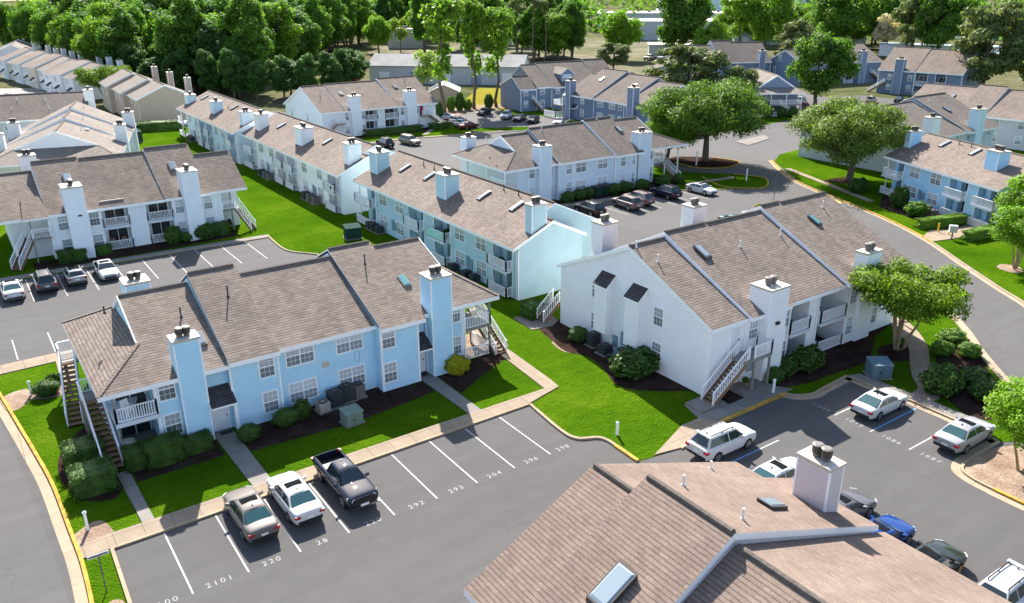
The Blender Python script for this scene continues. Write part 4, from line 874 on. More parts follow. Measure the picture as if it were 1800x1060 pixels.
        m = MB(); m.prism([(ax-.42, sg*(hb+.0), az+.02), (ax-.22, sg*(hb+.0), az+.02), (ax-.24, sg*(hb+.22), az+.03), (ax-.38, sg*(hb+.2), az+.03)], [(ax-.42, sg*hb, az+.1), (ax-.24, sg*hb, az+.14), (ax-.25, sg*(hb+.23), az+.17), (ax-.38, sg*(hb+.21), az+.17)])
        o = m.build('mirror', [PC['white']], root); o.material_slots[0].link = 'OBJECT'
        for wx in P['wb']:
            r = P['r']; w = MB(); hy = st[4][3]
            y0 = sg*(hy-.24); y1 = sg*(hy-.015); w.tube([(0, y0, r), (0, y0+sg*.03, r), (0, y1-sg*.03, r), (0, y1, r), (0, y1+sg*.001, r)], [r*.94, r, r, r*.94, r*.7], 24); o = w.build('wheel', M['tyre'], root, True); o.location.x = wx
            o.data.set_sharp_from_angle(angle=R_(40))
            q = MB()
            for k in range(5):
                a = 2*math.pi*k/5; c_, s_ = math.cos(a), math.sin(a); R1 = r*.66
                q.prism([(-s_*.05, y1+sg*.002, r+c_*.05), (s_*.05, y1+sg*.002, r-c_*.05), (c_*R1+s_*.045, y1+sg*.002, r+s_*R1-c_*.045), (c_*R1-s_*.045, y1+sg*.002, r+s_*R1+c_*.045)], [(-s_*.05, y1+sg*.016, r+c_*.05), (s_*.05, y1+sg*.016, r-c_*.05), (c_*R1+s_*.045, y1+sg*.016, r+s_*R1-c_*.045), (c_*R1-s_*.045, y1+sg*.016, r+s_*R1+c_*.045)])
            q.tube([(0, y1+sg*.001, r), (0, y1+sg*.017, r)], [.09, .08], 12)
            for k in range(16):
                a, b_ = 2*math.pi*k/16, 2*math.pi*(k+1)/16; R0, R1 = r*.6, r*.7
                q.poly([(R0*math.cos(a), y1+sg*.014, r+R0*math.sin(a)), (R1*math.cos(a), y1+sg*.01, r+R1*math.sin(a)), (R1*math.cos(b_), y1+sg*.01, r+R1*math.sin(b_)), (R0*math.cos(b_), y1+sg*.014, r+R0*math.sin(b_))])
            q.build('rim', M['rim'], o)
        if P.get('rails'):
            m = MB(); m.bar((bx-.15, sg*(Y(top)-.07), zc+.03), (cx+.1, sg*(Y(top)-.07), zc+.03), .05, .05)
            for x in (bx-.15, (bx+cx)/2, cx+.1): m.box(x-.04, x+.04, sg*(Y(top)-.07)-.02, sg*(Y(top)-.07)+.02, zc-.06, zc+.02)
            m.build('roof_rail', M['chrome'] if 0 else M['trimblk'], root)
    x0, zb0, zs0, hw0 = st[0]; m = MB(); m.box(x0-.02, x0+.0, -.19, .19, zs0-.27, zs0-.16); m.build('number_plate', M['plate'], root)
    m = MB(); m.box(x0-.03, x0+.14, -hw0*.95, hw0*.95, zb0-.02, zb0+.14); m.build('bumper', M['trimblk'], root)
    xn, zbn, zsn, hwn = st[-1]; m = MB(); m.box(xn-.05, xn+.025, -hwn*.8, hwn*.8, zbn+.02, zsn-.06)
    if kind == 'pickup':
        m.build('grille', M['trimblk'], root)
        m = MB(); m.box(xn-.02, xn+.06, -hwn*.95, hwn*.95, zbn-.12, zbn-.02); m.build('bumper', M['chrome'], root)
        m = MB(); m.box(xn+.02, xn+.075, -.25, .25, zbn+.0, zbn+.13); m.build('number_plate', M['plate'], root)
        m = MB(); m.box(-2.63, -.9, -.75, .75, .7, .735); m.build('bed_liner', M['trimblk'], root)
        m = MB()
        for y in (-.3, .3): m.bar((xn-.25, y, 1.05), (ax+.15, y*1.15, 1.15), .06, .05)
        o = m.build('hood_crease', [PC['white']], root); o.material_slots[0].link = 'OBJECT'
    else: m.build('grille', M['trimblk'], root)
    if kind in ('sedan', 'coupe', 'hatch'):
        w_ = .45 if kind != 'hatch' else .5; x1 = bx-.12; x0_ = x1-(.5 if kind != 'hatch' else 1.3); zt = zc+.004
        m = MB(); m.prism([(x0_, -w_, zt-.05), (x1, -w_, zt-.05), (x1, w_, zt-.05), (x0_, w_, zt-.05)], [(x0_, -w_, zt+.012), (x1, -w_, zt+.004), (x1, w_, zt+.004), (x0_, w_, zt+.012)]); m.build('sunroof', M['sunroof'], root)
    if kind == 'suv':
        m = MB(); m.box(cx-.12, cx+.12, -.6, .6, zc-.03, zc+.02); o = m.build('spoiler', [PC['white']], root); o.material_slots[0].link = 'OBJECT'
    m = MB(); m.box(cx+.2, cx+.32, -.03, .03, zc, zc+.05); m.build('antenna', M['trimblk'], root)
    return root
PROTO = {}
def car(kind, x, y, deg, col, label, cat='car', group=None, name=None, sc=1.0, nosun=False):
    first = kind not in PROTO
    if first: PROTO[kind] = car_proto(kind); o = PROTO[kind]
    else: o = copy_tree(PROTO[kind])
    o.name = name or {'sedan': 'parked_sedan', 'coupe': 'parked_coupe', 'suv': 'parked_suv', 'hatch': 'parked_hatchback', 'pickup': 'pickup_truck'}[kind]
    o.location = (x, y, .016); o.rotation_euler = (0, 0, R_(deg)); o.scale = (sc, sc, sc)
    o['label'] = label; o['category'] = cat
    if group: o['group'] = group
    for ch in o.children:
        if ch.name.split('.')[0] in ('body', 'mirror', 'hood_crease', 'spoiler'): ch.material_slots[0].material = PC[col]
    return o
G1 = 'cars parked in front of the blue house'
car('sedan', 9.55, 39.1, 90, 'bronze', 'bronze-grey sedan with a sunroof, nose to the kerb, left of the white sedan', group=G1)
car('sedan', 12.1, 39.15, 90, 'white', 'white sedan with a sunroof, parked between the bronze-grey sedan and the black pickup', group=G1)
car('pickup', 15.1, 38.9, -90, 'blackblue', 'shiny black pickup truck with an open empty bed, facing the viewer', 'pickup truck', group=G1)
G2 = 'cars parked beside the white gable house'
car('suv', 36.45, 29.15, 0, 'white', 'white SUV parked on its own near the yellow kerb, seen from behind', 'suv', group=G2)
car('coupe', 49.3, 26.4, 0, 'white', 'small white sedan beside the blue parking line, red tail lights towards the viewer', group=G2)
car('sedan', 50.0, 20.85, 0, 'silver', 'silver sedan under the small tree beside the gravel island', group=G2)
G3 = 'cars along the edge of the near roof'
car('sedan', 36.1, 24.6, 0, 'white', 'white sedan half hidden by the near roof, behind its chimney', group=G3)
car('sedan', 36.2, 20.5, 0, 'grey', 'dark grey car mostly hidden behind the square white chimney of the near roof', group=G3)
car('coupe', 35.75, 17.9, 0, 'blue', 'blue car with a bright shiny roof, beside the edge of the near roof', group=G3)
car('sedan', 35.7, 15.2, 0, 'greenblack', 'old black sedan with a dull grey roof and golden wheels beside the near roof', group=G3)
car('suv', 36.0, 12.0, 180, 'white', 'white estate SUV with black roof rails and a dark sunroof, in the bottom right corner', 'suv', group=G3)
G4 = 'cars in front of the lavender-white house'
car('sedan', 2.4, 87.2, 90, 'white', 'white sedan at the left end of the far row before the lavender-white house', group=G4)
car('suv', 5.25, 87.8, 90, 'grey', 'dark grey SUV with roof rails in the row before the lavender-white house', 'suv', group=G4)
car('hatch', 7.95, 88.1, 90, 'silver', 'silver-white hatchback with a big dark glass roof before the lavender-white house', group=G4)
car('sedan', 10.85, 88.2, -90, 'silver', 'silver sedan facing the viewer before the lavender-white house', group=G4)
G5 = 'cars in front of the ice-blue house'
car('suv', 66.2, 77.7, 90, 'black', 'black SUV at the left end of the row before the ice-blue house', 'suv', group=G5)
car('suv', 72.2, 77.2, 88, 'taupe', 'grey-brown SUV before the ice-blue house, nearer of the two brownish ones', 'suv', group=G5)
car('suv', 75.0, 78.0, 90, 'mauve', 'dusky brown SUV with pale roof before the ice-blue house, farther of two brownish ones', 'suv', group=G5)
car('suv', 80.5, 78.4, 90, 'blackblue', 'black SUV at the right end of the row before the ice-blue house', 'suv', group=G5)
car('coupe', 86.3, 77.2, -88, 'white', 'white coupe at the end of the row beside the small lawn island', group=G5)
G6 = 'cars behind the white gable house'
car('sedan', 76.9, 62.6, -90, 'teal', 'dark teal sedan peeping over the ridge of the white gable house beside its back chimney', group=G6)
car('coupe', 80.9, 62.6, -90, 'white', 'white car with dark windows peeping over the ridge of the white gable house', group=G6)
car('coupe', 85.7, 62.4, 90, 'tan', 'pale tan car roof just showing over the ridge of the white gable house', group=G6)
car('suv', 65.8, 134.9, 88, 'blackblue', 'dark blue SUV parked before the white house by the wood, seen from behind', 'suv')
car('suv', 70.6, 134.3, -80, 'beige', 'beige-grey SUV facing the viewer before the white house by the wood', 'suv')
G7 = 'cars under the tall trees at the centre back'
car('hatch', 91.0, 156.0, -20, 'white', 'white hatchback beside the outside stair of the white house by the wood', group=G7)
car('sedan', 90.6, 150.2, 25, 'silver', 'silver-white car behind the maroon sedan at the centre back', group=G7)
car('sedan', 89.4, 146.4, 25, 'silver', 'silver car next to the maroon sedan at the centre back', group=G7)
car('sedan', 88.8, 143.0, 12, 'maroon', 'maroon sedan parked beside the small lawn patches at the centre back', group=G7)
car('sedan', 101.8, 157.2, -150, 'blackblue', 'dark blue sedan nearest the tall bare-trunked trees', group=G7)
car('suv', 102.6, 149.4, -140, 'white', 'white SUV left of the two black cars near the slate houses', 'suv', group=G7)
car('sedan', 103.2, 145.3, -145, 'black', 'black sedan between the white SUV and another black car near the slate houses', group=G7)
car('hatch', 104.0, 141.4, -145, 'black', 'black hatchback nearest the white-fenced porch of the slate houses', group=G7)
car('coupe', 107.3, 136.6, -140, 'white', 'white car beside the white fence, half hidden by the ice-blue roof', group=G7)
G8 = 'cars in the far right lot'
for i, (k, x, y, d, c, l) in enumerate([('suv', 173.5, 126.0, 200, 'silver', 'pale blue-white van under the round tree in the far right lot'), ('suv', 166.5, 119.6, 30, 'maroon', 'dark red-black SUV in front of the round tree trunk in the far right lot'), ('sedan', 169.0, 115.5, 30, 'white', 'white sedan right of the round tree trunk in the far right lot'),
        ('sedan', 176.5, 119.0, 30, 'white', 'white car under the right side of the round tree in the far right lot'), ('sedan', 184.5, 119.2, 20, 'tan', 'tan car left of the long pale car in the far right lot'), ('suv', 189.0, 117.0, 20, 'tan', 'long pale car before the slate house with an outside stair'),
        ('sedan', 195.5, 113.5, 20, 'blackblue', 'dark blue car at the foot of the slate house chimney'), ('sedan', 192.0, 109.5, 20, 'silver', 'silver car half hidden behind the grey roof in the far right lot'), ('sedan', 199, 110.5, 20, 'black', 'black car beside the slate house chimney in the far right lot')]):
    car(k, x, y, d, c, l, group=G8)
G9 = 'cars before the cream townhouses'
for k, x, y, c, l in (('sedan', 16.2, 252.5, 'red', 'red car at the far left, rear one before the cream townhouses'), ('sedan', 16.6, 248.2, 'red', 'red car at the far left, second before the cream townhouses'), ('hatch', 18.6, 243.5, 'white', 'white car left of the dark one before the cream townhouses'), ('hatch', 21.8, 240.6, 'black', 'dark car right of the white one before the cream townhouses')):
    car(k, x, y, 70, c, l, group=G9)
for o in list(C.objects):
    if o.parent is None and o.name.startswith('parked_sedan') and 'golden wheels' in o.get('label', ''):
        for w in o.children:
            if w.name.startswith('wheel'):
                for r in w.children: r.data = r.data.copy(); r.data.materials[0] = M['gold']
# ---------------------------------------------------------------- trees, shrubs, hedges
rng = np.random.default_rng(7)
def leaf_mesh(name, lobes, n, size, mat, seed, inner=.25, up=.35, elong=1.6):
    r = np.random.default_rng(seed); lobes = np.array(lobes, float); c = lobes[:, :3]; rad = lobes[:, 3:6]
    w = (rad[:, 0]*rad[:, 2]); w = w/w.sum(); P = []; N = []
    cnt = 0
    while cnt < n:
        m = n; k = r.choice(len(lobes), m, p=w); d = r.normal(size=(m, 3)); d /= np.linalg.norm(d, axis=1)[:, None]
        keep = (d[:, 2] > -.35) | (r.random(m) < .45)
        f = np.clip(.94+r.normal(0, .19, m), .3, 1.3); ins = r.random(m) < inner; f[ins] = r.uniform(.35, .85, ins.sum())
        p = c[k]+d*rad[k]*f[:, None]
        q = np.zeros(m)+9
        for j in range(len(lobes)):
            e = np.linalg.norm((p-c[j])/rad[j], axis=1); e[k == j] = 9; q = np.minimum(q, e)
        keep &= (q > .55) | ins
        nn = d+r.normal(0, .55, (m, 3)); nn[:, 2] += up; nn /= np.linalg.norm(nn, axis=1)[:, None]
        P.append(p[keep]); N.append(nn[keep]); cnt += keep.sum()
    P = np.concatenate(P)[:n]; N = np.concatenate(N)[:n]
    a = np.cross(N, r.normal(size=(n, 3))); a /= np.linalg.norm(a, axis=1)[:, None]; b = np.cross(N, a)
    s = size*r.uniform(.55, 1.35, (n, 1)); V = np.empty((n, 4, 3))
    V[:, 0] = P-a*s*elong*.5; V[:, 1] = P-b*s*.5+N*s*.08; V[:, 2] = P+a*s*elong*.5; V[:, 3] = P+b*s*.5+N*s*.08
    me = bpy.data.meshes.new(name); me.vertices.add(4*n); me.vertices.foreach_set('co', V.ravel()); me.loops.add(4*n); me.loops.foreach_set('vertex_index', np.arange(4*n))
    me.polygons.add(n); me.polygons.foreach_set('loop_start', np.arange(n)*4); me.polygons.foreach_set('loop_total', np.full(n, 4)); me.update(calc_edges=True); me.materials.append(mat); return me
def lobes_in(cx, cz, R, Hh, k, seed, s=(.34, .52), flat=.8):
    r = np.random.default_rng(seed); out = []
    for i in range(k):
        d = r.normal(size=3); d /= np.linalg.norm(d); d[2] = d[2]*.9; q = r.uniform(.35, .78)**.8; a = r.uniform(*s)
        out.append((cx+d[0]*R*q, d[1]*R*q, cz+d[2]*Hh*q, R*a, R*a, min(R*a*flat, Hh*a*1.25)))
    return out
def trunk_mesh(name, H_, r0, limbs, seed, mat, multi=1, lean=.03, spread=.35, zl=.35, top=.72):
    r = np.random.default_rng(seed); mb = MB()
    for t_ in range(multi):
        a0 = r.uniform(0, 6.28); off = 0 if multi == 1 else r0*1.6
        base = np.array([math.cos(a0+t_*6.28/multi)*off, math.sin(a0+t_*6.28/multi)*off, 0]); dirn = np.array([math.cos(a0+t_*6.28/multi), math.sin(a0+t_*6.28/multi), 0])*(lean if multi == 1 else .22)
        pts = [base+dirn*H_*q+np.array([r.normal(0, .01)*H_, r.normal(0, .01)*H_, 0])*(q > 0)+np.array([0, 0, H_*q*top]) for q in (0, .06, .25, .5, .75, 1)]
        rr = [r0*1.35, r0*1.05, r0*.9, r0*.65, r0*.42, r0*.12]; mb.tube(pts, rr, 9)
        for l in range(limbs):
            q = r.uniform(zl, .9); i = int(q*5) if q < 1 else 4; p = np.array(pts[2])*(1-(q-.2)/.8)+np.array(pts[5])*((q-.2)/.8); az = r.uniform(0, 6.28); ln = H_*spread*r.uniform(.6, 1.1)
            dv = np.array([math.cos(az), math.sin(az), r.uniform(.35, .9)]); mid = p+dv*ln*.5+np.array([0, 0, -.03*ln]); e = p+dv*ln*np.array([1.05, 1.05, .95])
            mb.tube([p, mid, e], [r0*.42*(1.15-q), r0*.28*(1.15-q), r0*.06], 6)
    return mb.mesh(name, [mat], True)
TT = {}
def ttype(key, crown, trunk): TT[key] = (crown, trunk)
LB = lobes_in
ttype('oak', leaf_mesh('crown', LB(0, 8.6, 11.0, 5.6, 80, 3, (.14, .25), .8), 46000, .25, L['oak'], 1), trunk_mesh('trunk', 13, .55, 12, 4, M['bark'], spread=.55, zl=.25))
ttype('oak_bright', leaf_mesh('crown', LB(0, 7.8, 9.6, 5.2, 55, 11, (.16, .28), .75), 26000, .27, L['bright'], 2), trunk_mesh('trunk', 12, .5, 11, 5, M['bark'], spread=.55, zl=.25))
ttype('oak_light', leaf_mesh('crown', LB(0, 8.2, 10.4, 6.0, 80, 13, (.13, .23), .85), 40000, .25, L['oak_light'], 12), trunk_mesh('trunk', 12, .55, 14, 9, M['bark'], spread=.6, zl=.2))
ttype('crape', leaf_mesh('crown', LB(0, 5.0, 4.9, 2.5, 60, 5, (.14, .25), .62), 20000, .15, L['crape'], 3, .2), trunk_mesh('trunk', 6.2, .13, 3, 6, M['barklt'], 6, spread=.28))
ttype('small', leaf_mesh('crown', LB(0, 4.1, 3.1, 2.7, 36, 8, (.18, .32), .75), 12000, .14, L['bright'], 4, .2), trunk_mesh('trunk', 5.4, .09, 3, 7, M['barklt'], 4, spread=.28))
for i, (nm, m_, sd) in enumerate((('wood_a', 'wood', 21), ('wood_b', 'wood', 22), ('wood_c', 'woodlight', 23), ('wood_d', 'dark', 24))):
    ttype(nm, leaf_mesh('crown', LB(0, 13.2, 6.6, 12.4, 70, sd, (.17, .31), 1.0), 17000, .46, L[m_], sd), trunk_mesh('trunk', 24, .42, 7, sd, M['bark'], spread=.2, top=.9))
ttype('round', leaf_mesh('crown', LB(0, 8.6, 7.8, 7.2, 50, 31, (.16, .28), .85), 15000, .4, L['woodlight'], 31), trunk_mesh('trunk', 14, .4, 8, 31, M['bark'], spread=.35))
ttype('rounddark', leaf_mesh('crown', LB(0, 8.6, 7.8, 7.2, 50, 33, (.16, .28), .85), 15000, .4, L['wood'], 32), trunk_mesh('trunk', 14, .4, 8, 32, M['bark'], spread=.35))
ttype('pine', leaf_mesh('crown', LB(0, 8.0, 6.8, 7.8, 60, 35, (.14, .26), .6), 10000, .42, L['pine'], 35), trunk_mesh('trunk', 15, .35, 9, 35, M['bark'], spread=.28, top=.95))
ttype('tall', leaf_mesh('crown', LB(0, 18.5, 4.3, 6.0, 15, 37, (.26, .42), .9) + [(1.2, .6, 9, 1.5, 1.5, 2.4), (-1.3, -.4, 12, 1.3, 1.3, 1.5)], 2600, .55, L['woodlight'], 37, .1), trunk_mesh('trunk', 24, .34, 12, 37, M['bark'], spread=.16, zl=.5, top=.98))
ttype('tallpine', leaf_mesh('crown', LB(0, 20.5, 3.6, 3.4, 12, 39, (.26, .4), .6), 1700, .5, L['pine'], 39, .1), trunk_mesh('trunk', 24, .28, 8, 39, M['bark'], spread=.12, zl=.6, top=.98))
ttype('pale', leaf_mesh('crown', LB(0, 6.2, 2.6, 4.2, 14, 41, (.3, .45), 1.0), 1700, .36, L['pale'], 41, .1), trunk_mesh('trunk', 10, .14, 7, 41, M['bark'], spread=.22))
ttype('blossom', leaf_mesh('crown', LB(0, 9, 5, 5, 14, 43, (.3, .45), .8), 2200, .7, L['blossom'], 43), trunk_mesh('trunk', 13, .3, 7, 43, M['bark'], spread=.3))
ttype('pink', leaf_mesh('crown', LB(0, 4, 2.4, 2, 9, 45, (.35, .5), .8), 900, .4, L['pink'], 45), trunk_mesh('trunk', 6, .15, 5, 45, M['bark'], spread=.25))
_tr = random.Random(5)
def tree(kind, x, y, sc, label, group=None, scz=None, rot=None, cat='tree', name='tree'):
    cr, tk = TT[kind]; o = thing(name, label, cat, (x, y, .02), _tr.uniform(0, 6.28) if rot is None else rot, group); o.scale = (sc, sc, scz or sc)
    child('trunk', tk, o); child('crown', cr, o); return o
tree('oak', 102.8, 91.6, 1.0, 'very large spreading live oak on the yellow-kerbed mulch island at the centre right', name='oak_tree', rot=2.0)
tree('oak_bright', 99.0, 96.5, .62, 'bright green lower crown at the left side of the great oak, beside the ice-blue house', name='oak_tree', rot=1.0)
tree('oak_light', 109.7, 69.3, .92, 'wide round-crowned oak on the lawn beside the curved main road', name='oak_tree', rot=.6)
tree('pine', 141, 133, 1.35, 'broad dark olive evergreen rising behind the great oak', scz=1.12, name='evergreen_tree')
tree('pine', 148, 124, .8, 'smaller olive evergreen right behind the broad one and the great oak', name='evergreen_tree')
tree('crape', 59.7, 31.3, 1.04, 'multi-trunked crape myrtle in the mulch before the white gable house', name='crape_myrtle', rot=.3)
tree('small', 49.3, 17.0, .93, 'small multi-trunked bright tree on the gravel island beside the silver sedan', name='small_tree', rot=.9)
tree('small', 88.2, 35.6, 1.05, 'young bright tree with tan stems on the lawn right of the main road', name='small_tree', rot=2.2)
tree('small', 99.2, 39.8, 1.25, 'bright tree covering the right end of the sky blue house', name='small_tree', rot=4.0)
tree('rounddark', 174.5, 122.5, 1.12, 'round green tree in the far right parking lot before the slate houses', name='round_tree', rot=1.0)
tree('pine', 232, 172, 1.25, 'olive-brown evergreen left of the slate houses, behind the round tree', name='evergreen_tree')
tree('rounddark', 318, 216, 1.95, 'big dark tree with visible limbs behind the slate houses at the upper right', scz=1.75, name='broadleaf_tree')
tree('rounddark', 345, 212, 1.7, 'big dark tree right of the one with visible limbs at the upper right', name='broadleaf_tree')
tree('pine', 318, 183, 1.6, 'tall brownish-topped evergreen behind the second slate house', scz=2.2, name='evergreen_tree')
tree('rounddark', 318, 172, 1.6, 'dark bushy tree right of the brownish-topped evergreen', scz=1.7, name='broadleaf_tree')
tree('blossom', 322, 196, 1.2, 'cream blossoming tree among the dark trees at the upper right', name='blossom_tree')
tree('pine', 224, 108, 1.55, 'large pale olive pine behind the grey roofs at the right edge, left of its pair', scz=1.75, name='pine_tree')
tree('pine', 232, 97, 1.35, 'dark olive pine at the right edge, right of its pair', scz=1.5, name='pine_tree')
tree('rounddark', 236, 226, 1.75, 'big full dark green tree standing before the pale warehouses at the top centre', scz=1.9, name='broadleaf_tree')
tree('tall', 266, 226, 1.7, 'tall loose tree right of the big full one before the warehouses', scz=1.05, name='tall_tree')
tree('round', 276, 220, 1.4, 'leafy tree with several stems right of the tall loose one', scz=1.7, name='broadleaf_tree')
tree('round', 220, 243, 1.15, 'light green round tree standing alone before the warehouses, left of the big full one', scz=1.2, name='round_tree')
tree('pine', 189, 212, .95, 'low olive bushy evergreen behind the slate roofs', name='evergreen_tree', scz=.7)
for (x, y), l in (((94.8, 163), 'tall bare-trunked tree nearest the white house, first of the three beside the lot'), ((105, 166.5), 'tall bare-trunked tree in the middle of the three beside the lot'), ((111, 166), 'tall bare-trunked tree nearest the slate house, third of the three')):
    tree('tall', x, y, 1.2 if x < 100 else 1.0, l, scz=1.12 if x < 108 else 1.02, name='tall_tree')
tree('pale', 105.7, 190, 1.25, 'slender pale green young tree behind the white house, before the long grey roof', name='young_tree')
tree('pale', 171, 330, 1.5, 'pale slender tree beside the windowless block', name='young_tree')
tree('pink', 97, 216, .6, 'small pink-flowering tree at the edge of the dense wood', name='flowering_tree')
for x, y, s in ((182, 248, 1.05), (186.5, 246, 1.0), (179, 254, .95)): tree('tallpine', x, y, s, 'tall thin pine with bare trunk and a high olive crown, top centre', 'three thin pines at the top centre', name='pine_tree')
tree('crape', 35.6, 226.5, 1.45, 'round yellow-green tree before the tan townhouses', scz=1.35, name='round_tree')
tree('pine', 42.0, 189.5, .5, 'small dark tree against the plain tan gable wall', name='small_tree')
# dense wood behind the centre and left houses
W_ = [(x, y) for x in np.arange(48, 200, 8.6) for y in np.arange(205, 400, 11.0)]
def inwood(x, y):
    return y > 200+max(0, (72-x))*2.2 and (x-48)*.55 + 208 < y+14 and y > 205 + max(0, x-90)*1.35 and y < 395 and x < 60+(y-200)*.62
k = 0
for x, y in W_:
    x += rng.uniform(-3, 3); y += rng.uniform(-4, 4)
    if not inwood(x, y): continue
    kd = ['wood_a', 'wood_b', 'wood_c', 'wood_d'][rng.choice(4, p=(.32, .3, .2, .18))]; s = rng.uniform(.85, 1.22)
    lab = {'wood_a': 'tall deep green tree in the dense wood', 'wood_b': 'tall deep green tree in the dense wood', 'wood_c': 'tall light yellow-green tree in the dense wood', 'wood_d': 'tall darkest green tree in the dense wood'}[kd]
    tree(kd, x, y, s, lab, 'trees of the dense wood, ' + kd[-1:].replace('a', 'deep green').replace('b', 'deep green').replace('c', 'light green').replace('d', 'darkest green') if len(kd) == 6 else None, scz=s*rng.uniform(.8, 1.02), name='woodland_tree')
for i, (x, y) in enumerate([(50, 238), (54, 229), (59, 221), (63, 214), (68, 211), (74, 208), (80, 206), (86, 207), (47, 248), (92, 212), (97, 218), (101, 224), (57, 236), (66, 219), (78, 214)]):
    tree('wood_d', x, y, .5+.22*rng.random(), 'low understory tree along the front edge of the dense wood', 'understory along the wood edge', scz=.42+.16*rng.random(), name='understory_tree')
# row behind the cream townhouses
for i, (x, y) in enumerate([(44, 268), (46, 285), (45, 300), (43, 318), (40, 337), (45, 352), (52, 300), (56, 325), (60, 350), (50, 372), (36, 372), (30, 395), (42, 400), (58, 385), (66, 405), (24, 420)]):
    tree('rounddark' if i % 3 else 'round', x, y, 1.0+.25*rng.random(), 'full green tree in the row behind the cream townhouses', 'trees behind the cream townhouses', scz=1.25+.25*rng.random(), name='broadleaf_tree')
# belt at the top centre
for i, (x, y) in enumerate([(190, 258), (196, 252), (202, 250), (207, 256), (199, 262), (212, 268), (193, 270), (204, 274), (215, 282), (188, 284), (174, 262), (172, 275), (184, 298), (200, 295), (214, 303)]):
    tree(('wood_a', 'wood_c', 'wood_b')[i % 3], x, y, .8+.3*rng.random(), ('deep green', 'light green', 'deep green')[i % 3]+' tree of the belt at the top centre', 'belt of trees at the top centre, '+('deep', 'light', 'deep')[i % 3], scz=.75+.25*rng.random(), name='belt_tree')
for i in range(26):
    x = 150+i*7.5+rng.uniform(-4, 4); y = 335+rng.uniform(-14, 40)-max(0, i-16)*3
    if x > 232: continue
    tree(('wood_c', 'wood_a', 'round')[i % 3], x, y, .85+.4*rng.random(), ('light', 'deep', 'bright round')[i % 3]+' green tree of the farther belt beyond the sandy yard', 'farther belt of trees, '+('light', 'deep', 'round')[i % 3], scz=.8+.3*rng.random(), name='belt_tree')
for i in range(22):
    tree(('wood_d', 'wood_a', 'wood_b')[i % 3], 178+i*5.2+rng.uniform(-4, 4), 402-i*1.2+rng.uniform(-16, 22), .85+.35*rng.random(), 'dark tall tree of the last belt before the warehouses at the top', 'last belt of dark trees at the top', scz=.85+.25*rng.random(), name='belt_tree')
# bright trees along the upper right edge
for i in range(34):
    x = 318+(i % 17)*10.5+rng.uniform(-4, 4); y = 248-(i % 17)*7.2+(i//17)*26+rng.uniform(-6, 6)
    tree('round' if i % 4 else 'rounddark', x, y, .95+.5*rng.random(), ('bright' if i % 4 else 'dark')+' green tree of the loose row along the upper right edge', 'row of trees along the upper right edge, '+('bright' if i % 4 else 'dark'), scz=.9+.35*rng.random(), name='row_tree')
tree('round', 232, 208, 1.0, 'bright tree left of the olive-brown evergreen at the upper right', name='broadleaf_tree')
# far-off wood reading as one mass, to the horizon
lo = []
r_ = np.random.default_rng(3)
for i in range(420):
    d = r_.uniform(470, 1500); a = R_(r_.uniform(-2, 72)); lo.append((math.sin(a)*d, math.cos(a)*d, 4, r_.uniform(6, 15), r_.uniform(6, 15), r_.uniform(6, 13)))
far = bpy.data.objects.new('far_wood', leaf_mesh('far_wood', lo, 26000, 2.6, L['wood'], 50, .1)); C.objects.link(far); tag(far, kind='stuff')

# shrubs: clipped bodies covered with small leaves
def shrub_mesh(kind, n, size, mat, seed):
    r = np.random.default_rng(seed); d = r.normal(size=(n, 3)); d /= np.linalg.norm(d, axis=1)[:, None]
    e = {'round': 1.0, 'box': .55, 'wild': 1.0}[kind]
    p = np.sign(d)*np.abs(d)**e; p /= np.maximum(np.linalg.norm(p, axis=1)[:, None], 1e-6) if kind != 'box' else 1
    if kind == 'box': p = p/np.maximum(np.abs(p).max(1), .8)[:, None]
    f = 1-np.abs(r.normal(0, .05 if kind != 'wild' else .22, n)); p = p*f[:, None]
    if kind == 'wild': p *= (1+.25*np.sin(d[:, :1]*5+1)*np.sin(d[:, 1:2]*6)*np.cos(d[:, 2:]*4))
    lump = lambda q: 1+(.09 if kind == 'round' else .05)*(np.sin(q[:, :1]*7+seed)*np.sin(q[:, 1:2]*6+1)+np.cos(q[:, 2:]*8+q[:, :1]*5))
    if kind != 'wild': p = p*lump(d)
    p[:, 2] = np.maximum(p[:, 2], -.95)
    N = d+r.normal(0, .5 if kind != 'wild' else .9, (n, 3)); N /= np.linalg.norm(N, axis=1)[:, None]
    a = np.cross(N, r.normal(size=(n, 3))); a /= np.linalg.norm(a, axis=1)[:, None]; b = np.cross(N, a); s = size*r.uniform(.6, 1.3, (n, 1))
    V = np.empty((n, 4, 3)); V[:, 0] = p-a*s*.8; V[:, 1] = p-b*s*.5; V[:, 2] = p+a*s*.8; V[:, 3] = p+b*s*.5
    bm = bmesh.new(); bmesh.ops.create_icosphere(bm, subdivisions=3, radius=.93)
    for v in bm.verts:
        q = v.co.normalized(); w = Vector([math.copysign(abs(x)**e, x) for x in q])
        if kind == 'box': w = w/max(max(abs(x) for x in w), .8)
        v.co = w*((.9*float(lump(np.array([list(q)]))[0, 0])-.02) if kind != 'wild' else .7)
    me0 = bpy.data.meshes.new('t'); bm.to_mesh(me0); bm.free()
    nv = len(me0.vertices); co = np.empty(nv*3); me0.vertices.foreach_get('co', co); fs = [tuple(f.vertices) for f in me0.polygons]
    me = bpy.data.meshes.new('shrub'); me.from_pydata(list(map(tuple, co.reshape(-1, 3)))+list(map(tuple, V.reshape(-1, 3))), [], fs+[tuple(nv+4*i+j for j in range(4)) for i in range(n)]); me.materials.append(mat); me.update(); bpy.data.meshes.remove(me0); return me
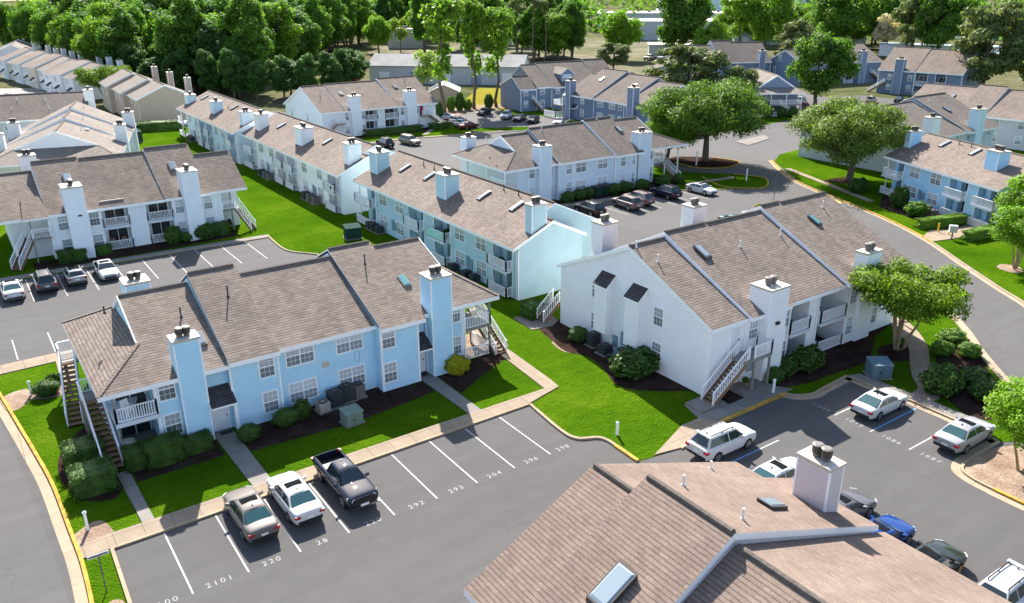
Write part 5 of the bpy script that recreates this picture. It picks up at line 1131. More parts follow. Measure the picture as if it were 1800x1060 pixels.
SH = {'round': shrub_mesh('round', 3600, .075, L['shrub'], 1), 'box': shrub_mesh('box', 4200, .07, L['shrub'], 2), 'boxlt': shrub_mesh('box', 4200, .07, L['shrub_lt'], 3), 'yellow': shrub_mesh('round', 3200, .1, L['shrub_yel'], 4), 'wild': shrub_mesh('wild', 2600, .15, L['shrub'], 5), 'wildlt': shrub_mesh('wild', 2600, .15, L['shrub_lt'], 6), 'roundlt': shrub_mesh('round', 3400, .08, L['shrub_lt'], 7)}
def shrub(kind, x, y, w, d, h, label, group=None, rz=0.0, name='shrub', cat='shrub'):
    o = bpy.data.objects.new(name, SH[kind]); C.objects.link(o); o.location = (x, y, h*.5); o.scale = (w/2, d/2, h/2*1.05); o.rotation_euler = (0, 0, rz); return tag(o, label, cat, group)
shrub('round', 2.3, 62.4, 1.8, 1.6, 1.1, 'low rounded shrub alone on the lawn left of the blue house stairs')
shrub('wild', 3.0, 64.0, 1.2, .8, .8, 'small dark ragged bush behind the low rounded shrub')
shrub('box', 3.1, 50.8, 2.3, 1.9, 1.5, 'clipped dark shrub left of the brown stair, rear of the pair')
shrub('box', 3.05, 47.5, 2.4, 2.0, 1.5, 'clipped dark shrub left of the brown stair, front of the pair')
shrub('box', 5.55, 48.5, 1.3, 1.2, 1.45, 'clipped upright shrub at the right foot of the brown stair')
shrub('box', 7.2, 48.2, 2.2, 1.5, 1.6, 'big clipped box shrub under the lower balcony of the blue house')
shrub('box', 9.15, 48.35, 1.9, 1.1, 1.05, 'clipped box shrub below the blue chimney, left of the first door')
shrub('round', 12.3, 47.7, 1.5, 1.3, 1.1, 'round dark shrub right of the first path of the blue house')
shrub('round', 15.0, 48.2, 1.9, 1.3, 1.2, 'round dark shrub before the blue wall, left of the cooling units')
shrub('wild', 16.2, 48.4, 1.2, 1.0, 1.4, 'leafy dark shrub touching the cooling units')
shrub('yellow', 28.4, 48.1, 1.9, 1.7, 1.5, 'round yellow-leaved shrub beside the second door of the blue house')
shrub('round', 39.7, 47.5, 1.7, 1.5, 1.3, 'round dark shrub left of the cooling units by the white gable wall')
shrub('wild', 39.5, 40.3, 4.2, 3.2, 1.9, 'large dark mound of bush before the white gable wall, with pale leaves at its edge')
shrub('wildlt', 38.2, 40.7, 1.0, .9, .8, 'little pale-leaved bush at the edge of the large dark mound')
shrub('box', 39.8, 53.9, 1.9, 1.7, 1.4, 'clipped dark shrub beside the small stair behind the white gable wall')
shrub('round', 46.9, 33.3, 1.7, 1.3, 1.2, 'dark shrub at the foot of the first white chimney')
shrub('wild', 48.7, 33.6, 1.7, 1.5, 1.4, 'dark round bush right of the first white chimney')
shrub('wild', 50.7, 33.3, 3.0, 2.3, 1.8, 'broad dark shrub below the first white balcony')
shrub('wild', 55.3, 25.3, 3.0, 2.6, 2.1, 'large dark shrub behind the small white sedan')
shrub('wildlt', 57.3, 26.0, 1.6, 1.3, 1.0, 'thin light shrub right of the large dark one')
shrub('wild', 58.5, 24.6, 2.8, 2.3, 1.2, 'low dark spreading shrub beside the main road kerb')
shrub('wild', 57.0, 22.9, 2.4, 2.2, 1.3, 'low dark shrub nearest the silver sedan')
shrub('roundlt', 61.6, 28.7, 1.9, 1.7, 1.2, 'bright green shrub by the curving path, left of its pair')
shrub('roundlt', 63.0, 27.3, 1.9, 1.7, 1.2, 'bright green shrub by the road kerb, right of its pair')
shrub('wildlt', 64.9, 29.7, 2.8, 2.0, .9, 'spreading bright ground shrub before the crape myrtle')
shrub('roundlt', 76.5, 42.2, 2.6, 2.0, 1.5, 'clipped bright shrub behind the right end of the white gable house')
shrub('yellow', 85.5, 66.5, .9, .8, .8, 'small yellow-green bush peeping over the ridge of the white gable house')
shrub('roundlt', 86.3, 64.8, 1.3, .8, .7, 'pair of tiny green bushes at the right end of the ridge')
for i, x in enumerate((8.1, 9.4)): shrub('box', x, 95.2, 1.5, 1.4, 1.3, ('left', 'right')[i]+' of two clipped shrubs below the left chimney of the lavender-white house')
shrub('box', 12.0, 95.9, 1.6, 1.0, 1.0, 'clipped dark shrub right of the left chimney of the lavender-white house')
shrub('wild', 19.3, 95.5, 1.9, 1.6, 2.0, 'leafy bush before the second balcony of the lavender-white house')
shrub('round', 20.7, 95.6, 1.6, 1.2, 1.0, 'round shrub below the right chimney of the lavender-white house')
shrub('wild', 22.9, 95.2, 2.8, 1.7, 1.8, 'large leafy bush right of the right chimney of the lavender-white house')
shrub('box', 24.9, 95.9, 1.5, 1.3, 1.5, 'clipped shrub beside the porch of the lavender-white house')
for x, y, w, l in ((67.6, 83.9, 2.2, 'clipped dark shrub at the left end of the ice-blue house front'), (69.9, 84.2, 2.4, 'clipped dark shrub second from the left before the ice-blue house'), (71.6, 84.3, 1.6, 'small dark shrub left of the bins before the ice-blue house'), (76.0, 83.9, 2.4, 'dark shrub right of the bins before the ice-blue house'),
        (78.0, 83.9, 2.8, 'dark shrub fourth along the ice-blue house front'), (81.0, 83.6, 2.6, 'dark shrub before the right chimney of the ice-blue house'), (85.3, 83.6, 2.8, 'biggest round dark shrub beside the stair of the ice-blue house'), (88.0, 83.2, 1.6, 'small dark shrub under the stair of the ice-blue house')):
    shrub('round', x, y, w, 1.7, 1.5, l)
shrub('box', 74, 147.2, 12.5, 1.2, 1.1, 'long clipped dark hedge before the white house by the wood', name='hedge', cat='hedge')
shrub('box', 84.0, 146.6, 4.6, 1.6, 1.2, 'short clipped hedge at the stair of the white house by the wood', name='hedge', cat='hedge')
shrub('boxlt', 97.6, 48.5, 7.2, 1.3, 1.2, 'long clipped bright hedge before the sky blue house', rz=-.29, name='hedge', cat='hedge')
shrub('boxlt', 96.8, 43.3, 6.2, 1.3, 1.15, 'clipped bright hedge beside the mailbox', rz=-.13, name='hedge', cat='hedge')
shrub('wild', 101.4, 56.5, 2.4, 2.2, 2.8, 'tall dark shrub at the left corner of the sky blue house')
shrub('wildlt', 99.6, 53.0, 3.2, 2.6, 1.7, 'pale spreading shrub before the sky blue house windows')
for i, (x, y) in enumerate(((95.5, 167), (98.6, 166.2), (100.6, 165.6), (102.5, 165.2), (108, 164.6), (113.4, 163.5))): shrub('wildlt' if i % 2 else 'wild', x, y, 2.2, 2.0, 2.4+.8*(i % 3), 'leafy shrub in the row below the tall trees beside the dry field', 'shrubs below the tall trees')
shrub('wild', 88.6, 156, 3, 3, 4, 'leafy green shrub at the right end of the white house by the wood')
shrub('box', 30.5, 180, 9, 1.6, 1.5, 'dark clipped hedge before the tan townhouses', rz=.1, name='hedge', cat='hedge')
shrub('box', 37.0, 178.5, 9, 3, 1.8, 'long dark hedge below the plain tan gable', rz=-.2, name='hedge', cat='hedge')
for x, y, l in ((115, 150.2, 'dark shrub by the stair of the left slate house'), (120.5, 148.4, 'dark shrub by the second slate bay'), (107.8, 133.5, 'round dark shrub beside the white porch fence')): shrub('round', x, y, 2.2, 1.6, 1.3, l)
shrub('wild', 104.5, 64.5, 3.5, 2.4, 2.0, 'dark shrub at the white wall behind the wide oak')
for x, y, l in ((150.5, 117.2, 'round dark shrub left under the white porch of the slate house'), (152.8, 115.4, 'round dark shrub in the middle under the white porch of the slate house'), (154.5, 113.6, 'round dark shrub right under the white porch of the slate house')): shrub('round', x, y, 2.4, 2.2, 2.2, l)
# ---------------------------------------------------------------- the other houses
def simple(label, org, ang, L_, wall, roof, secs, vf0=0.0, wins=(), ch=(), rec=(), cuts=(), sk=(), vents=(), cat='apartment house', name='apartment_house', zs=(3.6, 1.0), group=None):
    b = Bld(name, label, cat, org, ang, wall, roof, group)
    for s_ in secs: b.sec(*s_[:8], **(s_[8] if len(s_) > 8 else {}))
    lo, hi = secs[0][0], secs[-1][1]
    cs = sorted(set([lo+.25, hi-.25] + list(cuts) + [x for r in rec for x in r[:2]] + [q[0] for q in secs[1:]]))
    for a, c in zip(cs, cs[1:]):
        m = (a+c)/2; b.span(a, c, 1.5 if any(r[0]-.01 < m < r[1]+.01 for r in rec) else 0.0)
    for c in cs: b.cb(c, 0)
    for r in rec: b.balcony(r[0], r[1], 0, 1.5, .3)
    for w in wins:
        for z in zs: b.win(w[0], 0, z, w[1] if len(w) > 1 else .95, 1.35, 'D' if len(w) > 1 and w[1] > 1.3 else 'S')
    for c in ch: b.chim(*c[:5], z0=c[5] if len(c) > 5 else 0, wall=WALL[c[6]] if len(c) > 6 else None)
    for u, v in sk: b.skylight(u, v, .7, 1.4)
    for u, v in vents: b.vent(u, v, .6)
    return b
b = simple('slate-blue house with a dormer on its roof beside the lot of the tall trees', (110.6, 155.5), R_(-10), 26, 'slate', 'roof_grey',
    [(0, 4.2, -.3, 5.0, 4.5, 7.6, 12, 5), (4.2, 8.2, -.5, 5.3, 8.8, 9.6, 17, 5), (8.2, 21, -.9, 5.2, 9, 9.9, 17.5, 5), (21, 27, -.5, 5.2, 9, 10.2, 17.5, 5)], wins=((1.5,), (5.8,), (9.8,), (14,), (18,)))
d = MB(); d.prism([(11.2, 1.2, 5.6), (14.4, 1.2, 5.6), (14.4, 6.5, 8.0), (11.2, 6.5, 8.0)], [(11.2, 1.2, 7.9), (14.4, 1.2, 7.9), (14.4, 6.5, 8.2), (11.2, 6.5, 8.2)]); d.prism([(11.2, 1.2, 7.9), (14.4, 1.2, 7.9), (12.8, 1.2, 9.0)], [(11.2, 6.5, 7.9), (14.4, 6.5, 7.9), (12.8, 6.5, 9.0)]); o = d.build('dormer', WALL['slate'], b.root)
d = MB(); d.slab([(10.95, .9, 7.85), (12.8, .9, 9.15), (12.8, 7, 9.15), (10.95, 7, 7.85)], .12, 0, 1); d.slab([(14.65, 7, 7.85), (12.8, 7, 9.15), (12.8, .9, 9.15), (14.65, .9, 7.85)], .12, 0, 1); d.build('dormer_roof', [M['roof_tan'], M['white']], o)
window(b.root, 12.8, 1.2, 6.35, 2.2, 1.3, 'D'); stairs(b.root, (2.9, -.7), (5.2, -.9), .95, 2.7); b.done()
b = simple('slate-blue house with two tall pale chimneys behind the ice-blue roof', (113.8, 143.5), -math.pi/2, 26, 'slate', 'roof_grey',
    [(-.6, 2.4, .6, 5.2, 8.5, 8.9, 17, 5), (2.4, 10.2, -.6, 5.2, 9.2, 10.1, 18, 5), (10.2, 19.6, -.3, 5.1, 9.2, 9.6, 18, 5), (19.6, 27, -.4, 5.0, 8.8, 8.9, 17, 5)], wins=((6.5,), (12.3, 1.7), (16.0, 1.7), (18.4,)), ch=((1.8, 3.4, -1.0, .7, 8.0, 0, 'slate_light'), (21.4, 23.2, -1.0, .7, 8.4, 0, 'slate_light')), sk=((6.2, 5.6), (16.5, 5.4)))
f = MB(); f.box(-2.6, .4, -1.0, 2, 2.5, 2.7); f.build('balcony_floor', M['greywood'], b.root); railing(b.root, [(-2.5, 1.9, 2.7), (-2.5, -.9, 2.7), (.3, -.9, 2.7)]); railing(b.root, [(-3.5, -2.6, .1), (.5, -2.6, .1), (.5, -.4, .1)], 1.4); b.post(-2.5, -.9, 0, 5); b.post(.3, -.9, 0, 5)
b.pent(3.5, 5.0, -.9, 0, 2.5, 3.3); b.done()
b = simple('slate house with a gable, hipped porch roof and white porch behind the great oak', (157.2, 133.5), math.atan2(-.84, -.54), 18, 'slate_light', 'roof_tan', [(0, 15, -.4, 5.2, 5.2, 8.7, 10.8, 5.2, dict(hipR=(18.5, 6.1)))], wins=((3,), (8,)))
for v in (0.2, 3.4, 6.8, 10.2): b.post(17.6, v, 0, 5, 'white')
f = MB(); f.box(14.8, 17.7, 3.2, 10.4, 2.5, 2.7); f.build('balcony_floor', M['greywood'], b.root); railing(b.root, [(17.6, 3.4, 2.7), (17.6, 10.2, 2.7), (15, 10.2, 2.7)]); railing(b.root, [(17.6, 0, .1), (17.6, 5.0, .1)]); stairs(b.root, (17.2, 5.6), (17.4, 9.0), .95, 2.6)
window(b.root, 14.75, 4.4, 6.2, .7, 1.2, 'S', math.pi/2); window(b.root, 14.75, 6.0, 6.2, .7, 1.2, 'S', math.pi/2); window(b.root, 14.75, 2.0, 3.4, .9, 1.4, 'S', math.pi/2); b.done()
b = simple('slate house with an outside white stair and pale chimney behind the far right lot', (208.8, 128.5), math.atan2(-.975, .22), 19, 'slate', 'roof_warm', [(0, 9.4, -.6, 6.0, 10, 11.2, 20, 6), (9.4, 21, -.4, 6.0, 10, 11.0, 20, 6)], wins=((3.2,), (8.3,)), rec=((9.6, 12.6), (14.5, 17.0)), ch=((4.4, 6.6, -1.1, .7, 8.8, 0, 'slate_light'),), vents=((13.5, 8),))
stairs(b.root, (2.2, -.8), (-1.6, -.8), 1, 2.8); b.done()
b = simple('slate house with a red end wall panel, its roof beside the round tree', (211.5, 147.5), R_(-16), 18, 'slate', 'roof_warm', [(0, 8, -.5, 6, 10, 11.4, 20, 6), (8, 14.5, -.8, 6, 10, 11.8, 20, 6), (14.5, 21, -.4, 6, 9.5, 10.5, 20, 6)], rec=((8.3, 11.0),), ch=((12.4, 14.4, -1.1, .7, 9.0, 0, 'slate_light'),))
d = MB(); d.box(20.76, 20.82, .5, 2.4, 2.6, 5.6); d.build('red_panel', M['door_red'], b.root); stairs(b.root, (17, -.8), (21, -.8), 1, 2.8); b.done()
b = simple('dark slate house end between the round tree and the brown roofs', (221, 158.5), math.atan2(.2, -.98), 16, 'slate', 'roof_grey', [(0, 16, -.4, 6.4, 6.6, 9.6, 13.5, 6.4)])
for v, z in ((4.5, 6.4), (2.5, 3.2), (5, .6)): window(b.root, 15.76, v, z, 1.1, 1.5, 'S', math.pi/2)
b.done()
b = simple('house with dark streaked brown roofs behind the olive evergreen', (180.5, 172.5), R_(-28), 26, 'slate', 'roof_grey', [(0, 11, -.4, 6, 9, 10.2, 18, 6), (11, 17, -.7, 6, 9, 11.6, 18, 6), (17, 27, -.4, 6, 9, 11.0, 18, 6)], ch=((22.8, 24.6, -.9, .8, 9.0, 0, 'slate_light'),)); b.done()
b = simple('slate gable peeping out left of the olive evergreen', (168, 172), math.atan2(-.75, -.66), 12, 'slate', 'roof_grey', [(0, 12, -.3, 5.6, 5.2, 8.9, 10.7, 5.6)]); b.done()
b = simple('long grey-roofed house behind the sky blue house, beside the wide oak', (0, 67.2), 0, 24, 'greywhite', 'roof_grey', [(119, 136.4, -.5, 5.0, 9.6, 8.8, 19, 5), (136.4, 146.5, -.9, 5.0, 9.6, 9.5, 19, 5)], wins=((134.5,), (138,), (144.5,)), ch=((124.6, 126.6, -1.0, .7, 8.2, 0, 'plain_white'), (138.3, 140.4, -1.0, .7, 8.3, 0, 'pale_blue')), vents=((131, 7), (138.5, 8)), sk=((139.6, 5.2),)); b.done()
b = simple('grey-walled house with big paired windows at the right edge', (153.2, 84), R_(-84), 30, 'greywhite', 'roof_warm', [(-4, 6, -.4, 5.2, 9, 9.0, 18, 5), (6, 11, -.6, 5.2, 9, 9.6, 18, 5), (11, 30, -.5, 5.2, 9, 9.1, 18, 5)], wins=((12.6, 1.9), (17.2,), (21, 1.9)), vents=((9, 7.6),), sk=((3, 5),)); b.done()
b = simple('stepped pale roofed house with a white gablet, behind the lavender-white house', (11.6, 159.5), math.atan2(-.968, -.25), 28, 'white', 'roof_tan', [(0, 8.5, -.6, 5.2, 8.5, 9.4, 17.2, 5.2), (8.5, 16.5, -.5, 5.1, 8.5, 8.95, 17.0, 5.1), (16.5, 27, -.4, 5, 8.5, 8.5, 16.8, 5, dict(hipR=(31.5, 6.3)))], ch=((3.4, 4.8, 15.6, 17.3, 7.6), (17.8, 19.2, 15.4, 17.0, 7.7), (9.2, 10.6, -.4, 1.2, 7.6), (20.4, 21.8, -.6, 1.0, 7.7)), vents=((4.5, 10), (12.5, 10.6), (20, 11))); b.skylight(18.4, 11.6, 1.4, .5); b.done()
b = simple('grey-walled house with blue-tinted windows at the far left edge', (-2, 173.2), R_(-9), 26, 'greywhite', 'roof_grey', [(0, 21, -.4, 5.2, 8, 8.8, 16, 5.2), (21, 25.5, -.7, 5.2, 8, 8.7, 16, 5.2)], wins=((12.2, 1.1), (17.5, 1.1)), vents=((14, 6), (18.5, 5.5), (13, 3), (19, 2.8)), ch=((25.0, 26.6, 4.6, 6.4, 9.2, 3, 'plain_white'),)); b.done()
for i, (u0, u1, dz, dv, lab) in enumerate(((0, 12, .5, -.3, 'tan townhouse, farthest of the three stepped ones beside the wood'), (12, 24, .15, .35, 'tan townhouse in the middle of the three stepped ones beside the wood'), (24, 35.5, -.15, 1.2, 'tan townhouse with the big plain gable, nearest of the three stepped ones'))):
    b = Bld('townhouse', lab, 'townhouse', (34.2+dv, 222-u0), R_(-92), 'tan', 'roof_tan', 'tan townhouses beside the wood'); w = u1-u0
    b.sec(-.1, w+.15, -.45, 5.5+dz, 5.6, 8.2+dz, 11.6, 5.5+dz); b.span(0, w-.02, 0)
    for u in (.07, w-.09): b.cb(u, 0)
    b.win(3, 0, 3.7, .95, 1.4); b.win(8, 0, 3.7, .95, 1.4); b.chim(w*.35, w*.35+1.3, 11.2, 12.4, 8.6+dz, wall=WALL['tan'], n=1); b.done()
for i in range(9):
    cols = ['white', 'cream', 'white', 'plain_white', 'cream', 'plain_white', 'white', 'white', 'plain_white']
    lab = ('far end', 'second', 'third', 'fourth', 'fifth', 'sixth', 'seventh', 'eighth', 'near end')[i]
    b = Bld('townhouse', ('%s townhouse at the %s of the long row' if i in (0, 8) else '%s townhouse, %s from the far end of the long row') % ({'white': 'white', 'cream': 'cream', 'plain_white': 'off-white'}[cols[i]], lab), 'townhouse', (19.8+i*1.07, 315-i*8.6), math.atan2(-.992, .124), cols[i], 'roof_tan' if i % 2 else 'roof_warm', 'long row of townhouses')
    dz = (.35, -.1, .3, 0, .45, .1, -.15, .3, 0)[i]; dv = (0, .6, .1, .7, .2, .9, .2, 0, .7)[i]
    b.sec(-.05, 8.6, dv-.35, 5.5+dz, 8.2, 8.6+dz, 14.5, 5.4); b.span(0, 8.55, dv)
    for u in (.08, 8.46): b.cb(u, dv)
    for u in (2.3, 4.2): b.win(u, dv, 3.8, .85, 1.3)
    for u in (2.2, 6.4): b.win(u, dv, 1.0, .9, 1.4)
    b.pent(5.2, 7.8, dv-1.3, dv, 2.3, 3.2); door(b.root, 6.4+.9, dv, .1); b.chim(3, 4.4, 13.6, 14.8, 8.9+dz, wall=WALL['plain_white'], n=1); b.done()
for i in range(4):
    b = Bld('townhouse', 'pale townhouse of the far row at the left edge, %s of four' % ('nearest', 'second', 'third', 'farthest')[i], 'townhouse', (21+i*1.8, 349+i*10), R_(-100), 'plain_white', 'roof_tan', 'far townhouses at the left edge')
    b.sec(0, 9.6, -.4, 5.5+.3*(i % 2), 6.5, 8.4+.3*(i % 2), 13.5, 5.4); b.span(.1, 9.5, 0); b.chim(3, 4.4, 12.6, 13.8, 8.9, wall=WALL['plain_white'], n=1); b.win(3, 0, 3.7); b.win(6, 0, 3.7); b.done()

# ---- sheds and warehouses beyond
def block(name, label, x, y, w, d, h, ang, wall, roofc, units=2, cat='warehouse', ridge=0.0, strip_=0):
    o = thing(name, label, cat, (x, y, 0), ang); mb = MB()
    if ridge: mb.prism([(-w/2, -d/2, 0), (-w/2, -d/2, h), (-w/2, 0, h+ridge), (-w/2, d/2, h), (-w/2, d/2, 0)], [(w/2, -d/2, 0), (w/2, -d/2, h), (w/2, 0, h+ridge), (w/2, d/2, h), (w/2, d/2, 0)])
    else: mb.box(-w/2, w/2, -d/2, d/2, 0, h)
    mb.build('wall', WALL[wall], o); r = MB()
    if ridge:
        r.slab([(-w/2-.4, -d/2-.5, h-.05), (w/2+.4, -d/2-.5, h-.05), (w/2+.4, 0, h+ridge+.2), (-w/2-.4, 0, h+ridge+.2)], .2); r.slab([(w/2+.4, d/2+.5, h-.05), (-w/2-.4, d/2+.5, h-.05), (-w/2-.4, 0, h+ridge+.2), (w/2+.4, 0, h+ridge+.2)], .2)
    else: r.box(-w/2-.3, w/2+.3, -d/2-.3, d/2+.3, h, h+.45)
    r.build('roof', M[roofc], o)
    for i in range(units):
        u = MB(); xx = -w/2+w*(i+.5)/max(1, units); u.box(xx-1.1, xx+1.1, -d*.1-.8, -d*.1+.8, h+.4, h+1.6); u.build('roof_unit', M['slab'], o)
    for i in range(strip_):
        xx = -w/2+w*(i+.5)/strip_; dd = MB(); dd.box(xx-1.5, xx+1.5, -d/2-.06, -d/2, .1, min(3.4, h*.7)); dd.build('loading_door', M['meter'] if i % 2 else M['door'], o)
    return o
M['roofwhite'] = flat('pale_flat_roof', (.62, .57, .5), .9, .1, var=.15, sc=.3); M['roofblue'] = flat('pale_blue_roof', (.5, .58, .64), .7, .2, var=.1, sc=.3); M['roofgreyflat'] = flat('grey_roof', (.27, .26, .25), .9, .1, var=.15, sc=.3)
block('long_shed', 'long grey-roofed low building behind the tall bare-trunked trees', 130, 219, 46, 15, 5.2, math.atan2(-.68, .73), 'warehouse', 'roofgreyflat', 0, 'low building', 2.6, 5)
block('annex', 'low grey annex roof behind the long grey-roofed building', 138, 240, 22, 10, 4.0, math.atan2(-.68, .73), 'warehouse', 'roofgreyflat', 0, 'low building', 1.4)
block('tan_shed', 'small tan shed with a pale gable roof behind the leafy shrubs', 105.5, 181, 8.5, 7, 3.0, R_(58), 'tan', 'roofwhite', 0, 'shed', 1.5)
block('windowless_block', 'windowless pinkish-grey block at the edge of the dense wood', 186, 353, 16, 12, 8, R_(-30), 'pinkish', 'roofwhite', 1, 'block')
block('white_block', 'white block with one small window behind the tall bare-trunked trees', 229, 344, 19, 16, 7.5, R_(-40), 'plain_white', 'roofwhite', 1, 'block', 0, 1)
for i, (x, y, w, d, h, a, wl, rf, u, lab) in enumerate(((246, 236, 26, 12, 5, -42, 'warehouse', 'roofwhite', 1, 'low grey block behind the light green round tree'), (332, 322, 70, 34, 9, -42, 'warehouse', 'roofwhite', 3, 'wide grey warehouse with pale roof at the top centre'), (415, 415, 90, 40, 9, -42, 'warehouse', 'roofwhite', 4, 'second pale-roofed warehouse farther at the top centre'), (262, 252, 18, 12, 5, -42, 'plain_white', 'roofwhite', 1, 'small white block with flat roof before the warehouses'),
      (350, 262, 60, 26, 5.5, -42, 'warehouse', 'roofwhite', 4, 'pale-roofed sheds right of the tall trees at the top'), (430, 320, 80, 30, 6, -42, 'warehouse', 'roofwhite', 5, 'row of pale roofs before the blue-grey hall at the top'), (520, 380, 90, 30, 6, -42, 'plain_white', 'roofwhite', 4, 'far pale sheds at the top right of centre'), (700, 600, 160, 60, 15, -42, 'pale_blue', 'roofblue', 0, 'large blue-grey hall on the skyline'), (800, 560, 150, 60, 14, -48, 'pale_blue', 'roofblue', 0, 'second large blue-grey hall on the skyline at the right'),
      (330, 178, 44, 9, 4.2, -62, 'plain_white', 'roofblue', 0, 'long white low roof behind the dark trees at the upper right'), (300, 155, 34, 9, 4.2, -62, 'plain_white', 'roofblue', 0, 'white low roof glimpsed behind the pines'), (460, 208, 80, 16, 5, -64, 'plain_white', 'roofblue', 2, 'pale roofs behind the row of bright trees at the right edge'),
      (62, 610, 44, 16, 12, -6, 'slate_light', 'roofgreyflat', 2, 'grey block at the far left of the skyline'), (110, 640, 60, 18, 14, -6, 'greywhite', 'roofgreyflat', 3, 'long pale block second on the left skyline'), (170, 700, 60, 20, 16, -10, 'slate_light', 'roofgreyflat', 2, 'grey block third on the left skyline'))):
    block('warehouse', lab, x, y, w, d, h, R_(a), wl, rf, u, 'warehouse', 0, int(w//9))
for i, (x, y, c, l) in enumerate(((229, 236, 'tan', 'yellowish parked truck in the sandy yard'), (233, 233, 'white', 'white parked truck in the sandy yard'), (237.5, 230, 'beige', 'beige parked truck in the sandy yard'))): car('pickup', x, y, 200, c, l, 'truck', 'trucks in the sandy yard', 'parked_truck', 1.3)
car('hatch', 104, 173.5, 20, 'silver', 'pale blue-white covered vehicle in front of the small tan shed')

# ---------------------------------------------------------------- small things about the houses
def ac_unit(x, y, rz, label, mat='ac', s=.85, h=.95, pad=True):
    o = thing('cooling_unit', label, 'air conditioner', (x, y, .04), rz)
    if pad: m = MB(); m.box(-s*.65, s*.65, -s*.65, s*.65, 0, .08); m.build('pad', M['slab'], o)
    m = MB(); m.box(-s/2, s/2, -s/2, s/2, .08, h)
    for k in range(9):
        z = .16+k*(h-.25)/9
        for a in (-1, 1): m.box(-s*.46, s*.46, a*s/2-.012 if a < 0 else s/2, -s/2 if a < 0 else s/2+.012, z, z+.03); m.box(a*s/2-.012 if a < 0 else s/2, -s/2 if a < 0 else s/2+.012, -s*.46, s*.46, z, z+.03)
    m.build('case', M[mat], o)
    m = MB(); m.tube([(0, 0, h), (0, 0, h+.03), (0, 0, h+.031)], [s*.42, s*.42, s*.34], 20); m.build('fan', M['acfan'], o)
    m = MB(); m.tube([(0, 0, h+.03), (0, 0, h+.06)], [.1, .1], 10)
    for k in range(6): a = k*math.pi/6; m.bar((-s*.42*math.cos(a), -s*.42*math.sin(a), h+.045), (s*.42*math.cos(a), s*.42*math.sin(a), h+.045), .015, .012)
    m.build('fan_guard', M['ac2' if mat == 'ac2' else 'flue2'], o); return o
ac_unit(17.75, 48.55, .1, 'beige cooling unit, smallest of the four before the blue house', 'ac2', .8, .7)
ac_unit(18.75, 48.75, .05, 'tall dark green-black cooling unit next to the beige one at the blue house', 'ac', .9, 1.15)
ac_unit(19.75, 49.0, .05, 'tall dark cooling unit in the middle of the blue house row', 'ac', .85, 1.15)
ac_unit(20.65, 49.05, .05, 'slatted grey cooling unit at the right end of the blue house row', 'flue2', .75, 1.0)
ac_unit(40.15, 46.1, 0, 'tall dark cooling unit nearest the round shrub by the white gable wall', 'ac', .85, 1.1)
ac_unit(39.9, 44.4, 0, 'low dark cooling unit on a wide pad by the white gable wall', 'ac', .9, .75)
ac_unit(39.85, 42.4, 0, 'tall blue-grey cooling unit nearest the large mound of bush', 'util_blue', .9, 1.1)
for i, y in enumerate((88.0, 86.9, 85.6)): ac_unit(40.3, y, 0, 'dark cooling unit, %s of three under the left windows of the turquoise house' % ('left', 'middle', 'right')[i], 'ac', .85, .85)
for i, y in enumerate((68.6, 66.1, 64.6)): ac_unit(40.35, y, 0, 'dark cooling unit, %s of three under the right windows of the turquoise house' % ('left', 'middle', 'right')[i], 'ac', .85, .8)
for i, y in enumerate((124.6, 122.8, 121.0)): ac_unit(39.5, y, 0, 'cooling unit, %s of three under the far windows of the white balcony house' % ('left', 'middle', 'right')[i], 'ac' if i < 1 else 'flue2', .9, .95)
for i, y in enumerate((106.6, 104.9, 103.1)): ac_unit(39.5, y, 0, 'cooling unit, %s of three under the near windows of the white balcony house' % ('left', 'middle', 'right')[i], 'flue2' if i else 'ac', .95, 1.0)
for i, y in enumerate((162.5, 161.0)): ac_unit(38.6, y, 0, 'dark cooling unit, %s of two at the pale blue house' % ('left', 'right')[i], 'ac', .9, .9)
for i, (x, y) in enumerate(((102.0, 53.0), (100.7, 51.6))): ac_unit(x, y, -.38, 'grey cooling unit, %s of two before the sky blue house' % ('left', 'right')[i], 'flue2', .9, .85)
def ubox(x, y, rz, w, d, h, mat, label, name='utility_box'):
    o = thing(name, label, 'utility box', (x, y, .03), rz); m = MB(); m.box(-w/2-.1, w/2+.1, -d/2-.1, d/2+.1, 0, .07); m.build('pad', M['slab'], o)
    m = MB(); m.prism([(-w/2, -d/2, .07), (w/2, -d/2, .07), (w/2, d/2, .07), (-w/2, d/2, .07)], [(-w/2, -d/2, h*.88), (w/2, -d/2, h*.88), (w/2, d/2, h), (-w/2, d/2, h)]); m.build('case', M[mat], o)
    m = MB(); m.prism([(-w/2-.05, -d/2-.06, h*.88), (w/2+.05, -d/2-.06, h*.88), (w/2+.05, d/2+.04, h+.01), (-w/2-.05, d/2+.04, h+.01)], [(-w/2-.05, -d/2-.06, h*.88+.05), (w/2+.05, -d/2-.06, h*.88+.05), (w/2+.05, d/2+.04, h+.06), (-w/2-.05, d/2+.04, h+.06)]); m.build('lid', M[mat], o)
    m = MB(); m.box(-.012, .012, -d/2-.012, -d/2, .1, h*.86); m.box(-w*.12, -w*.06, -d/2-.03, -d/2, h*.4, h*.5); m.build('door_seam', M['acfan'], o)
ubox(18.7, 45.9, .08, 1.2, 1.0, 1.0, 'util', 'pale green utility box on the lawn edge before the blue house')
ubox(54.1, 29.5, -.6, 1.5, 1.3, 1.25, 'util_blue', 'blue-grey utility box on the shaded lawn near the small white sedan')
ubox(36.9, 85.6, -.2, 1.8, 1.5, 1.5, 'util_dark', 'dark green utility box at the near end of the grass strip')
ubox(29.2, 167.0, .1, 3.2, 2.4, 2.2, 'util_dark', 'big dark green utility cabinet on the bright lawn before the tan gable')
